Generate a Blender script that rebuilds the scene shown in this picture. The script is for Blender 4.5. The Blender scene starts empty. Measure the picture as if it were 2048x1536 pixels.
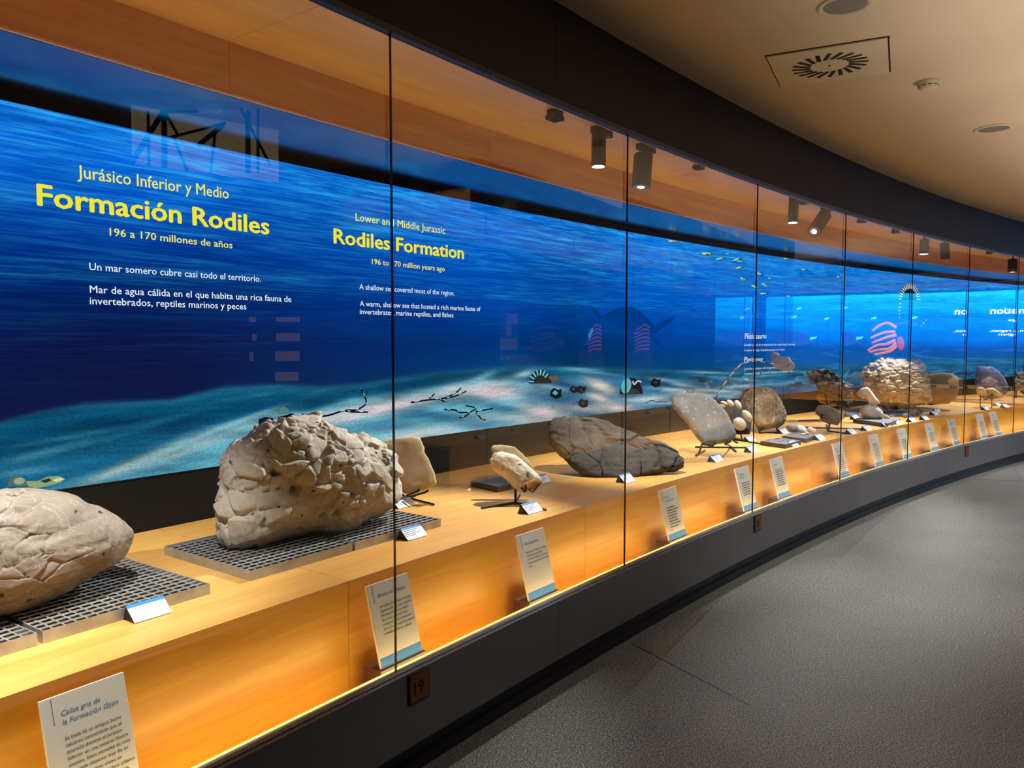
import bpy, bmesh, math, random
import numpy as np
from mathutils import Vector, Matrix

random.seed(7); RNG = np.random.default_rng(11)
SC = bpy.context.scene
COL = SC.collection

# ------------------------------------------------------------------ camera
F = 1546.96                                    # focal length in pixels of the 2048 px wide frame
PIT = math.radians(3.2434); ROL = math.radians(-.0225); EYE = 1.524
_cp, _sp, _cr, _sr = math.cos(PIT), math.sin(PIT), math.cos(ROL), math.sin(ROL)
FW = np.array([0, _cp, -_sp]); _u = np.array([0, _sp, _cp]); _r = np.array([1., 0, 0])
RT = _cr * _r + _sr * _u; UP = -_sr * _r + _cr * _u
cam_data = bpy.data.cameras.new('camera'); cam = bpy.data.objects.new('camera', cam_data); COL.objects.link(cam)
cam_data.sensor_width = 36; cam_data.lens = F / 2048 * 36; cam_data.clip_start = .05; cam_data.clip_end = 100
cam.matrix_world = Matrix(((RT[0], UP[0], -FW[0], 0), (RT[1], UP[1], -FW[1], 0), (RT[2], UP[2], -FW[2], EYE), (0, 0, 0, 1)))
SC.camera = cam

# ------------------------------------------------------------------ world, exposure
SC.view_settings.view_transform = 'Standard'; SC.view_settings.look = 'None'
SC.view_settings.exposure = 0.0; SC.view_settings.gamma = 1.0; SC.view_settings.use_curve_mapping = False
w = bpy.data.worlds.new('world'); SC.world = w; w.use_nodes = True
w.node_tree.nodes['Background'].inputs[0].default_value = (.012, .012, .014, 1)
w.node_tree.nodes['Background'].inputs[1].default_value = 1.0
SC.cycles.max_bounces = 12; SC.cycles.transparent_max_bounces = 24
SC.cycles.diffuse_bounces = 5; SC.cycles.glossy_bounces = 5
SC.cycles.caustics_reflective = False; SC.cycles.caustics_refractive = False
SC.cycles.sample_clamp_indirect = 6.0
SC.cycles.use_denoising = True
SC.cycles.use_light_tree = True

# ------------------------------------------------------------------ plan of the curved wall (s along it, o across it, z up)
DS = .05; SS = np.arange(-8, 40.01, DS); _i0 = int(round(8 / DS))
_k12 = .0283366 * 12 - .000489169 * 72
HH = np.where(SS < 12, .93623 - (.0283366 * SS - .000489169 * SS ** 2 / 2), .93623 - _k12 - (.0283366 - .000489169 * 12) * (SS - 12))
_dx, _dy = np.cos(HH) * DS, np.sin(HH) * DS
PX = np.r_[0, np.cumsum((_dx[1:] + _dx[:-1]) / 2)]; PY = np.r_[0, np.cumsum((_dy[1:] + _dy[:-1]) / 2)]
PX += -.403544 - PX[_i0]; PY += 2.621909 - PY[_i0]
CH = 1.59859                                   # glass pane width

def so(s, o, z=0.):
    s = np.asarray(s, float); h = np.interp(s, SS, HH)
    x = np.interp(s, SS, PX) - np.sin(h) * o; y = np.interp(s, SS, PY) + np.cos(h) * o
    return np.stack([x, y, np.broadcast_to(np.asarray(z, float), x.shape)], -1)
def to_so(x, y):
    i = int(np.argmin((PX - x) ** 2 + (PY - y) ** 2)); h = HH[i]; dx, dy = x - PX[i], y - PY[i]
    return SS[i] + dx * math.cos(h) + dy * math.sin(h), -dx * math.sin(h) + dy * math.cos(h)
def head(s): return float(np.interp(s, SS, HH))
def ray(x, y): return FW + (x - 1024) / F * RT - (y - 768) / F * UP
def atz(x, y, z):
    d = ray(x, y); t = (z - EYE) / d[2]; return d * t + np.array([0, 0, EYE])
def ato(x, y, o):
    d = ray(x, y); g = lambda t: to_so(d[0] * t, d[1] * t)[1] - o
    lo = hi = None; ts = np.linspace(.3, 30, 150); prev = g(ts[0])
    for a, b in zip(ts[:-1], ts[1:]):
        c = g(b)
        if prev < 0 <= c: lo, hi = a, b; break
        prev = c
    if lo is None: lo, hi = 29.9, 30
    for _ in range(30):
        m = (lo + hi) / 2
        if g(m) < 0: lo = m
        else: hi = m
    return to_so(d[0] * lo, d[1] * lo)[0], EYE + d[2] * lo
def proj(P):
    P = np.asarray(P, float) - np.array([0, 0, EYE]); d = P @ FW
    return np.stack([1024 + F * (P @ RT) / d, 768 - F * (P @ UP) / d], -1)

# heights of the case
Z_PLB, Z_GB, Z_CNT, Z_SB, Z_ST, Z_DS, Z_GT, Z_SOF, Z_CEIL = .104, .374, .652, .903, 2.458, 2.503, 2.542, 2.714, 2.966
O_RIS, O_FAS, O_SCR = .239, .898, 1.54

# ------------------------------------------------------------------ lamps of the room and an added ceiling fill (the case's own lamps are built with their fittings)
def area(name, loc, target, sx, sy, power, color=(1, 1, 1), spread=180):
    l = bpy.data.lights.new(name, 'AREA'); l.shape = 'RECTANGLE'; l.size = sx; l.size_y = sy; l.energy = power; l.color = color
    l.spread = math.radians(spread)
    o = bpy.data.objects.new(name, l); COL.objects.link(o); o.location = Vector(loc)
    o.rotation_euler = (Vector(target) - Vector(loc)).to_track_quat('-Z', 'Y').to_euler(); return o
def spot(name, loc, target, power, angle, blend=.5, color=(1, 1, 1), radius=.03):
    l = bpy.data.lights.new(name, 'SPOT'); l.energy = power; l.spot_size = math.radians(angle); l.spot_blend = blend
    l.color = color; l.shadow_soft_size = radius
    o = bpy.data.objects.new(name, l); COL.objects.link(o); o.location = Vector(loc)
    o.rotation_euler = (Vector(target) - Vector(loc)).to_track_quat('-Z', 'Y').to_euler(); return o
# ROOM LIGHTS, then the added ceiling fill
for s_, o_, st_, ot_, hp in ((3.4, -1.9, 4.6, -.9, 190), (6.0, -1.8, 7.0, -.9, 260), (8.6, -1.8, 9.6, -1.0, 260), (.6, -1.85, 1.6, -1.2, 45)):
    spot('hall_spot', so(s_, o_, 2.88), so(st_, ot_, 0), hp, 105, 1, (1, .985, .97), .02)
for i_ in range(13):
    s_ = -.2 + 1.0 * i_
    spot('added_ceiling_fill', so(s_, -2.0, 1.6), so(s_, -1.8, 2.966), 44 if s_ > 1 else 30, 90, .9, (1, .91, .78), .02)  # added unseen spots that brighten the ceiling, cones kept off the bulkhead

# ------------------------------------------------------------------ helpers: objects
def mesh_obj(name, verts, faces, mat=None, parent=None, uv=None, smooth=False, col=None):
    me = bpy.data.meshes.new(name); me.from_pydata([tuple(v) for v in verts] if not isinstance(verts, np.ndarray) else verts.tolist(), [], faces if not isinstance(faces, np.ndarray) else faces.tolist())
    if uv is not None:
        ul = me.uv_layers.new(name='UVMap'); li = np.empty(len(me.loops), np.int32); me.loops.foreach_get('vertex_index', li)
        ul.data.foreach_set('uv', np.asarray(uv, np.float32)[li].ravel())
    if col is not None:
        ca = me.color_attributes.new('Col', 'FLOAT_COLOR', 'POINT'); c4 = np.ones((len(verts), 4), np.float32); c = np.asarray(col); c4[:, :c.shape[1]] = c
        ca.data.foreach_set('color', c4.ravel())
    if smooth: me.polygons.foreach_set('use_smooth', [True] * len(me.polygons))
    if mat: me.materials.append(mat)
    o = bpy.data.objects.new(name, me); COL.objects.link(o)
    if parent: adopt(o, parent)
    me.update(); return o
def adopt(o, p):
    o.parent = p; o.matrix_parent_inverse = p.matrix_world.inverted() if p.type != 'X' else Matrix()
def empty(name, loc, label=None, cat=None, group=None):
    o = bpy.data.objects.new(name, None); COL.objects.link(o); o.empty_display_size = .1
    o.location = Vector(loc); o.matrix_world = Matrix.Translation(Vector(loc))
    if label: tag(o, label, cat, group)
    return o
def tag(o, label, cat, group=None):
    o['label'] = label; o['category'] = cat
    if group: o['group'] = group
    return o
def struct(o): o['kind'] = 'structure'; return o

class MB:
    """collects boxes, tubes and prisms into one mesh"""
    def __init__(s): s.v = []; s.f = []
    def add(s, v, f):
        n = len(s.v); s.v += [tuple(map(float, p)) for p in v]; s.f += [tuple(i + n for i in q) for q in f]; return s
    def box(s, c, ax, ay, az, hx, hy, hz):
        c = np.asarray(c, float); ax, ay, az = [np.asarray(a, float) for a in (ax, ay, az)]
        v = [c + ax * hx * i + ay * hy * j + az * hz * k for k in (-1, 1) for j in (-1, 1) for i in (-1, 1)]
        return s.add(v, [(0, 2, 3, 1), (4, 5, 7, 6), (0, 1, 5, 4), (2, 6, 7, 3), (0, 4, 6, 2), (1, 3, 7, 5)])
    def bar(s, a, b, r, n=4, r2=None):
        a = np.asarray(a, float); b = np.asarray(b, float); d = b - a; L = np.linalg.norm(d)
        if L < 1e-6: return s
        d /= L; t = np.array([0, 0, 1.]) if abs(d[2]) < .9 else np.array([1., 0, 0]); p = np.cross(d, t); p /= np.linalg.norm(p); q = np.cross(d, p); r2 = r if r2 is None else r2
        v = []; ph = math.pi / n if n == 4 else 0
        for e, rr in ((a, r), (b, r2)):
            for i in range(n): an = 2 * math.pi * i / n + ph; v.append(e + (p * math.cos(an) + q * math.sin(an)) * rr)
        f = [(i, (i + 1) % n, n + (i + 1) % n, n + i) for i in range(n)] + [tuple(range(n - 1, -1, -1)), tuple(range(n, 2 * n))]
        return s.add(v, f)
    def tube(s, pts, r, n=6):
        for a, b in zip(pts[:-1], pts[1:]): s.bar(a, b, r, n)
        return s
    def obj(s, name, mat, parent=None, smooth=False): return mesh_obj(name, s.v, s.f, mat, parent, smooth=smooth)

def bevel(o, w_, seg=2):
    m = o.modifiers.new('bevel', 'BEVEL'); m.width = w_; m.segments = seg; m.limit_method = 'ANGLE'; m.harden_normals = False; return o

# numpy noise ------------------------------------------------------
def _hash(i, j, k, seed):
    h = (i * 374761393 + j * 668265263 + k * 2147483647 + seed * 974634777) & 0xffffffff
    h = ((h ^ (h >> 13)) * 1274126177) & 0xffffffff; h = h ^ (h >> 16); return (h & 0xffff) / 65535.0
def vnoise(P, seed=0):
    P = np.asarray(P, float); I = np.floor(P).astype(np.int64); f = P - I; f = f * f * (3 - 2 * f); r = 0
    for a in (0, 1):
        for b in (0, 1):
            for c in (0, 1):
                wgt = (f[..., 0] if a else 1 - f[..., 0]) * (f[..., 1] if b else 1 - f[..., 1]) * (f[..., 2] if c else 1 - f[..., 2])
                r = r + wgt * _hash(I[..., 0] + a, I[..., 1] + b, I[..., 2] + c, seed)
    return r * 2 - 1
def fbm(P, oct=4, seed=0, gain=.5):
    r = 0; a = 1; t = 0; P = np.asarray(P, float)
    for i in range(oct): r = r + a * vnoise(P * 2 ** i + 17.3 * i, seed + i); t += a; a *= gain
    return r / t
def cells(P, n, seed=0, stretch=(1, 1, 1)):
    """nearest and second nearest seed distances and a random value of the cell"""
    rg = np.random.default_rng(seed); lo, hi = P.min(0), P.max(0); S = lo + rg.random((n, 3)) * (hi - lo); val = rg.random(n)
    st = np.array(stretch); d1 = np.full(len(P), 1e9); d2 = np.full(len(P), 1e9); idx = np.zeros(len(P), int)
    for a in range(0, len(P), 8192):
        D = np.sqrt((((P[a:a + 8192, None] - S[None]) * st) ** 2).sum(2)); q = np.argpartition(D, 1, axis=1)[:, :2]
        r = np.arange(len(D)); x, y = D[r, q[:, 0]], D[r, q[:, 1]]; sw = x > y; x2 = np.where(sw, y, x); y2 = np.where(sw, x, y)
        d1[a:a + 8192] = x2; d2[a:a + 8192] = y2; idx[a:a + 8192] = np.where(sw, q[:, 1], q[:, 0])
    return d1, d2, val[idx], S[idx]

# ------------------------------------------------------------------ materials
def lin(c):
    c = np.asarray(c, float) / 255.; return np.where(c <= .04045, c / 12.92, ((c + .055) / 1.055) ** 2.4)
def rgba(c): l = lin(c); return (float(l[0]), float(l[1]), float(l[2]), 1)
class NT:
    def __init__(s, name):
        s.m = bpy.data.materials.new(name); s.m.use_nodes = True; s.t = s.m.node_tree; s.t.nodes.clear()
        s.out = s.n('ShaderNodeOutputMaterial')
    def n(s, ty, **kw):
        nd = s.t.nodes.new(ty)
        for k, v in kw.items():
            if k.startswith('i_'):
                nd.inputs[int(k[2:]) if k[2:].isdigit() else k[2:].replace('_', ' ')].default_value = v
            else: setattr(nd, k, v)
        return nd
    def l(s, a, b): s.t.links.new(a, b)
    def bsdf(s, **kw):
        b = s.n('ShaderNodeBsdfPrincipled', **kw); s.l(b.outputs[0], s.out.inputs[0]); return b
    def ramp(s, fac, stops):
        r = s.n('ShaderNodeValToRGB'); e = r.color_ramp.elements
        while len(e) < len(stops): e.new(.5)
        for q, (p, c) in zip(e, stops): q.position = p; q.color = rgba(c) if len(c) == 3 else c
        s.l(fac, r.inputs[0]); return r.outputs[0]
    def mix(s, fac, a, b, mode='MIX'):
        m = s.n('ShaderNodeMix', data_type='RGBA', blend_type=mode)
        for sock, v in ((m.inputs[0], fac), (m.inputs[6], a), (m.inputs[7], b)):
            if hasattr(v, 'links') or hasattr(v, 'is_linked'): s.l(v, sock)
            else: sock.default_value = v
        return m.outputs[2]
    def noise(s, scale, detail=4, rough=.5, vec=None, dist=0, mapscale=None, coord='Object'):
        nz = s.n('ShaderNodeTexNoise'); nz.inputs['Scale'].default_value = scale; nz.inputs['Detail'].default_value = detail
        nz.inputs['Roughness'].default_value = rough; nz.inputs['Distortion'].default_value = dist
        if vec is None:
            tc = s.n('ShaderNodeTexCoord'); vec = tc.outputs[coord]
        if mapscale:
            mp = s.n('ShaderNodeMapping'); mp.inputs['Scale'].default_value = mapscale; s.l(vec, mp.inputs[0]); vec = mp.outputs[0]
        s.l(vec, nz.inputs['Vector']); return nz.outputs['Fac']
    def bump(s, h, strength=.3, dist=.01):
        b = s.n('ShaderNodeBump'); b.inputs['Strength'].default_value = strength; b.inputs['Distance'].default_value = dist; s.l(h, b.inputs['Height']); return b.outputs[0]

def plain(name, c, rough=.5, metal=0., spec=.5, nz=0.0, nscale=40, coat=0):
    t = NT(name); b = t.bsdf(); b.inputs['Roughness'].default_value = rough; b.inputs['Metallic'].default_value = metal
    b.inputs['Specular IOR Level'].default_value = spec; b.inputs['Coat Weight'].default_value = coat
    c1 = rgba(c)
    f = t.noise(nscale, 3); d = 1 - nz
    t.l(t.ramp(f, [(.3, tuple(x * d for x in c1[:3]) + (1,)), (.7, tuple(min(1, x * (1 + nz)) for x in c1[:3]) + (1,))]), b.inputs['Base Color'])
    return t.m
def wood(name, a, b_, rough=.36, mapscale=(1.1, 14, 1), fine=.25):
    t = NT(name); b = t.bsdf(); b.inputs['Roughness'].default_value = rough; b.inputs['Coat Weight'].default_value = .12; b.inputs['Coat Roughness'].default_value = .3
    n1 = t.noise(1.0, 5, .55, mapscale=mapscale, coord='UV', dist=.6)
    n2 = t.noise(1.0, 3, .6, mapscale=(mapscale[0] * 5, mapscale[1] * 16, 1), coord='UV')
    n3 = t.noise(1.3, 2, .5, mapscale=(1, 1.7, 1), coord='UV')
    c = t.ramp(n1, [(.32, b_), (.62, a)])
    c = t.mix(fine, c, t.ramp(n2, [(.3, (175, 120, 62)), (.7, (240, 196, 130))]), 'SOFT_LIGHT')
    c = t.mix(.25, c, t.ramp(n3, [(.3, (200, 150, 90)), (.7, (255, 235, 200))]), 'MULTIPLY')
    t.l(c, b.inputs['Base Color']); t.l(t.bump(n2, .06, .002), b.inputs['Normal']); return t.m
M = {}
M['wood_top'] = wood('maple_veneer_worktop', (238, 190, 112), (222, 168, 88))
M['wood_front'] = wood('maple_veneer_front', (232, 190, 84), (214, 164, 60))
M['wood_soffit_lit'] = wood('maple_veneer_lit', (250, 218, 152), (240, 198, 124))  # same veneer in a lighter tone, light on the soffit put into the colour
M['wood_fascia_shaded'] = wood('maple_veneer_shaded', (226, 176, 92), (206, 150, 66))  # same veneer in a darker tone, shade on the fascia put into the colour
M['wood_dark'] = wood('dark_walnut', (92, 62, 48), (62, 40, 32), mapscale=(6, 60, 1))
M['edge_light'] = plain('pale_edge_trim', (225, 190, 175), .5)
M['black_wall'] = plain('black_wall', (5, 4, 4), .6, spec=.25)
M['plinth'] = plain('grey_lacquer', (100, 102, 109), .42, nz=.04, nscale=6)
M['toe'] = plain('dark_toe_kick', (22, 22, 30), .35)
M['bulkhead'] = plain('dark_brown_bulkhead', (30, 24, 20), .6, nz=.05, nscale=3)
M['rail'] = plain('navy_rail', (46, 50, 66), .35, spec=.6)
M['joint'] = plain('dark_silicone', (30, 16, 8), .25)
M['black_metal'] = plain('black_metal', (16, 15, 15), .45, metal=.2)
M['lamp_black'] = plain('matt_black_lamp', (34, 32, 31), .55)
M['white_card'] = plain('white_card', (235, 238, 245), .6)
M['card_back'] = plain('black_card_back', (20, 19, 20), .6)
M['card_blue'] = plain('blue_print', (35, 130, 215), .6)
M['ink'] = plain('grey_ink', (95, 98, 108), .7)
M['board'] = plain('cream_board', (214, 208, 198), .6)
M['board_edge'] = plain('white_board_edge', (250, 246, 236), .5)
M['board_blue'] = plain('blue_band', (58, 128, 205), .6)
M['ink_blue'] = plain('blue_heading_ink', (84, 158, 200), .7)
M['ink_dark'] = plain('dark_ink', (62, 60, 58), .7)
M['bronze'] = plain('bronze_plate', (120, 72, 34), .4, metal=.3, nz=.15, nscale=30)
M['ceil_white'] = plain('cream_ceiling', (202, 186, 160), .8, nz=.02, nscale=2)
M['offwhite'] = plain('offwhite_plastic', (205, 192, 165), .55)
M['slot'] = plain('dark_slot', (14, 12, 10), .8)
M['greymesh'] = plain('grey_diffuser', (112, 112, 102), .5, nz=.12, nscale=160)

def mat_black_soffit():
    t = NT('glossy_black_soffit'); b = t.bsdf(); b.inputs['Base Color'].default_value = (.004, .004, .005, 1)
    b.inputs['Roughness'].default_value = .16; b.inputs['Specular IOR Level'].default_value = 1.0; b.inputs['IOR'].default_value = 1.9
    f = t.noise(9, 3); r = t.n('ShaderNodeMapRange'); r.inputs[3].default_value = .12; r.inputs[4].default_value = .2; t.l(f, r.inputs[0]); t.l(r.outputs[0], b.inputs['Roughness']); return t.m
M['black_soffit'] = mat_black_soffit()
def mat_glass():
    t = NT('case_glass'); tr = t.n('ShaderNodeBsdfTransparent'); tr.inputs[0].default_value = (.965, .985, .98, 1)
    gl = t.n('ShaderNodeBsdfGlossy'); gl.inputs['Roughness'].default_value = 0.0
    fr = t.n('ShaderNodeFresnel'); fr.inputs[0].default_value = 1.5
    geo = t.n('ShaderNodeNewGeometry'); inv = t.n('ShaderNodeMath', operation='SUBTRACT'); inv.inputs[0].default_value = 1; t.l(geo.outputs['Backfacing'], inv.inputs[1])
    m = t.n('ShaderNodeMath', operation='MULTIPLY'); t.l(fr.outputs[0], m.inputs[0]); t.l(inv.outputs[0], m.inputs[1])
    m2 = t.n('ShaderNodeMath', operation='MULTIPLY'); m2.inputs[1].default_value = 1.7; m2.use_clamp = True; t.l(m.outputs[0], m2.inputs[0])
    mx = t.n('ShaderNodeMixShader'); t.l(m2.outputs[0], mx.inputs[0]); t.l(tr.outputs[0], mx.inputs[1]); t.l(gl.outputs[0], mx.inputs[2]); t.l(mx.outputs[0], t.out.inputs[0]); return t.m
M['glass'] = mat_glass()
def emis(name, c, strength):
    t = NT(name); e = t.n('ShaderNodeEmission'); e.inputs[0].default_value = rgba(c); e.inputs[1].default_value = strength; t.l(e.outputs[0], t.out.inputs[0]); return t.m
M['led_strip'] = emis('warm_led_strip', (255, 218, 140), 12.0)
M['led_edge'] = emis('lit_acrylic_edge', (255, 226, 128), 1.7)
M['lamp_on'] = emis('lamp_lens', (255, 250, 240), 7.0)
def mat_vcol(name, strength):
    t = NT(name); e = t.n('ShaderNodeEmission'); a = t.n('ShaderNodeVertexColor'); a.layer_name = 'Col'; t.l(a.outputs[0], e.inputs[0]); e.inputs[1].default_value = strength; t.l(e.outputs[0], t.out.inputs[0]); return t.m
M['print_lit'] = mat_vcol('screen_picture', 1.0); M['print_bright'] = mat_vcol('bright_screen_picture', 10.0)
def mat_screen(name, strength, sc=1.0, deep=False):
    """LED screen: picture colours in Col, streak weight in the attribute Streak, fine water streaks and sand grain from noise"""
    t = NT(name); a = t.n('ShaderNodeVertexColor'); a.layer_name = 'Col'; st = t.n('ShaderNodeAttribute'); st.attribute_name = 'Streak'
    sep = t.n('ShaderNodeSeparateXYZ'); t.l(st.outputs['Vector'], sep.inputs[0])
    n1 = t.noise(1.0, 6, .68, mapscale=(1.0 * sc, 26 * sc, 1), coord='UV', dist=.7)
    n2 = t.noise(1.0, 4, .62, mapscale=(3.2 * sc, 84 * sc, 1), coord='UV', dist=.5)
    n3 = t.noise(1.0, 3, .6, mapscale=(60, 90, 1), coord='UV')
    n4 = t.noise(1.0, 4, .6, mapscale=(2.2, 16, 1), coord='UV', dist=2.2)
    bright = t.ramp(n1, [(.42, (0, 0, 0)), (.54, (110, 110, 110)), (.64, (255, 255, 255))])
    b2 = t.ramp(n2, [(.45, (0, 0, 0)), (.62, (245, 245, 245))])
    sm = t.mix(.42, bright, b2); m = t.n('ShaderNodeMath', operation='MULTIPLY'); t.l(sm, m.inputs[0]); t.l(sep.outputs[0], m.inputs[1])
    c = t.mix(m.outputs[0], a.outputs[0], rgba((52, 186, 255)))
    dk = t.ramp(n4, [(.40, (255, 255, 255)), (.56, (0, 0, 0))]); m3 = t.n('ShaderNodeMath', operation='MULTIPLY'); t.l(dk, m3.inputs[0]); t.l(sep.outputs[0], m3.inputs[1])
    m4 = t.n('ShaderNodeMath', operation='MULTIPLY'); t.l(m3.outputs[0], m4.inputs[0]); m4.inputs[1].default_value = .38
    c = t.mix(m4.outputs[0], c, rgba((0, 52, 140)))
    g = t.ramp(n3, [(.3, (120, 120, 120)), (.7, (255, 255, 255))]); m5 = t.n('ShaderNodeMath', operation='MULTIPLY'); t.l(sep.outputs[1], m5.inputs[0]); m5.inputs[1].default_value = .55
    c = t.mix(m5.outputs[0], c, g, 'MULTIPLY')
    w4 = t.ramp(n4, [(.35, (110, 150, 175)), (.65, (255, 255, 255))]); m6 = t.n('ShaderNodeMath', operation='MULTIPLY'); t.l(sep.outputs[1], m6.inputs[0]); m6.inputs[1].default_value = .5
    c = t.mix(m6.outputs[0], c, w4, 'MULTIPLY')
    e = t.n('ShaderNodeEmission'); t.l(c, e.inputs[0]); e.inputs[1].default_value = strength; t.l(e.outputs[0], t.out.inputs[0]); return t.m
M['screen'] = mat_screen('led_screen_picture', 1.25)
M['screen_far'] = mat_screen('led_screen_picture_far', 7.5, 1.0)
def mat_floor():
    t = NT('speckled_grey_floor'); b = t.bsdf(); b.inputs['Roughness'].default_value = .58; b.inputs['Specular IOR Level'].default_value = .35
    n1 = t.noise(150, 3, .8); n2 = t.noise(1.1, 3, .5); n3 = t.noise(55, 2, .6)
    c = t.ramp(n1, [(.38, (40, 40, 38)), (.5, (112, 112, 108)), (.62, (205, 205, 198))])
    c = t.mix(.35, c, t.ramp(n3, [(.35, (90, 90, 88)), (.65, (235, 235, 230))]), 'MULTIPLY')
    c = t.mix(.3, c, t.ramp(n2, [(.35, (150, 150, 148)), (.65, (255, 255, 255))]), 'MULTIPLY')
    t.l(c, b.inputs['Base Color']); t.l(t.bump(n1, .15, .002), b.inputs['Normal']); return t.m
M['floor'] = mat_floor()
def rockmat(name, c1, c2, c3, scale=9, rough=.8, bump=.5, fine=90, vein=None, speck=None, pits=None):
    t = NT(name); b = t.bsdf(); b.inputs['Roughness'].default_value = rough; b.inputs['Specular IOR Level'].default_value = .3
    n1 = t.noise(scale, 6, .6, dist=.4); n2 = t.noise(fine, 4, .65); n3 = t.noise(scale * .35, 2, .5)
    c = t.ramp(n1, [(.33, c1), (.5, c2), (.68, c3)])
    c = t.mix(.35, c, t.ramp(n2, [(.32, (95, 95, 95)), (.7, (255, 255, 255))]), 'MULTIPLY')
    c = t.mix(.3, c, t.ramp(n3, [(.35, c1), (.65, c3)]))
    if vein:
        nv = t.noise(vein[1], 3, .5, dist=1.5); c = t.mix(t.ramp(nv, [(.485, (0, 0, 0)), (.5, (255, 255, 255)), (.515, (0, 0, 0))]), c, rgba(vein[0]))
    if speck:
        vo = t.n('ShaderNodeTexVoronoi'); vo.inputs['Scale'].default_value = speck[1]; tc = t.n('ShaderNodeTexCoord'); t.l(tc.outputs['Object'], vo.inputs['Vector'])
        c = t.mix(t.ramp(vo.outputs['Distance'], [(speck[2], (255, 255, 255)), (speck[2] + .05, (0, 0, 0))]), c, rgba(speck[0]))
    if pits:
        np_ = t.noise(pits, 2, .5); c = t.mix(t.ramp(np_, [(.27, (255, 255, 255)), (.33, (0, 0, 0))]), c, rgba((40, 34, 28)))
    t.l(c, b.inputs['Base Color']); t.l(t.bump(n2, bump, .006), b.inputs['Normal']); return t.m

# ------------------------------------------------------------------ sweeps along the wall
class Frame:
    """maps (s, o, z) to the world; sgn -1 puts the case on the opposite side of the passage"""
    def __init__(f, kind='main', p0=None, h=None): f.k = kind; f.p0 = p0; f.h = h
    def __call__(f, s, o, z):
        if f.k == 'main': return so(s, o, z)
        if f.k == 'opp': return so(s, -2.03 - np.asarray(o, float), z)
        s = np.asarray(s, float); o = np.asarray(o, float)
        x = f.p0[0] + math.cos(f.h) * s + math.sin(f.h) * (o - O_SCR); y = f.p0[1] + math.sin(f.h) * s - math.cos(f.h) * (o - O_SCR)
        return np.stack([x, y, np.broadcast_to(np.asarray(z, float), x.shape)], -1)
MAIN = Frame(); OPP = Frame('opp'); FAR = Frame('far', (13.10, 10.05), math.radians(128))

def sweep(name, fr, s0, s1, prof, mat, parent=None, closed=True, step=.12, uvo=0.):
    """sweeps a closed profile [(o, z), ...] from s0 to s1"""
    n = max(2, int(math.ceil((s1 - s0) / step)) + 1); S = np.linspace(s0, s1, n); k = len(prof)
    o = np.array([p[0] for p in prof]); z = np.array([p[1] for p in prof])
    V = fr(np.repeat(S, k), np.tile(o, n), np.tile(z, n))
    L = np.r_[0, np.cumsum(np.hypot(np.diff(o), np.diff(z)))]
    UV = np.stack([np.repeat(S, k) + uvo, np.tile(L, n) + uvo * .37], 1)
    Fc = []
    for i in range(n - 1):
        for j in range(k if closed else k - 1):
            a = i * k + j; b = i * k + (j + 1) % k; Fc.append((a, b, b + k, a + k))
    if closed: Fc.append(tuple(range(k - 1, -1, -1))); Fc.append(tuple(range((n - 1) * k, n * k)))
    ob = mesh_obj(name, V, Fc, mat, parent, uv=UV)
    if closed:
        bm = bmesh.new(); bm.from_mesh(ob.data); bmesh.ops.recalc_face_normals(bm, faces=bm.faces); bm.to_mesh(ob.data); bm.free()
    return ob
def rect(o0, o1, z0, z1): return [(o0, z0), (o1, z0), (o1, z1), (o0, z1)]

def pane(fr, sa, sb, parent, th=.010):
    """flat glass pane between two joints"""
    A = fr(sa, 0, 0); B = fr(sb, 0, 0); t = (B - A) / np.linalg.norm(B - A); n = np.array([-t[1], t[0], 0])
    A = A + t * .0015; B = B - t * .0015
    v = [A + n * th, B + n * th, A, B]; z0, z1 = Z_GB - .02, Z_GT + .02
    V = [np.r_[p[:2], z] for z in (z0, z1) for p in v]
    return mesh_obj('glass_pane', V, [(0, 2, 3, 1), (4, 5, 7, 6), (2, 6, 7, 3), (0, 1, 5, 4), (0, 4, 6, 2), (1, 3, 7, 5)], M['glass'], parent)
def joint(fr, s, parent):
    P = fr(s, 0, 0); Q = fr(s + .01, 0, 0); t = (Q - P) / np.linalg.norm(Q - P); n = np.array([-t[1], t[0], 0])
    return MB().box([P[0], P[1], (Z_GB + Z_GT) / 2], t, n, (0, 0, 1), .0013, .0045, (Z_GT - Z_GB) / 2).obj('glass_joint', M['joint'], parent)

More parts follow.
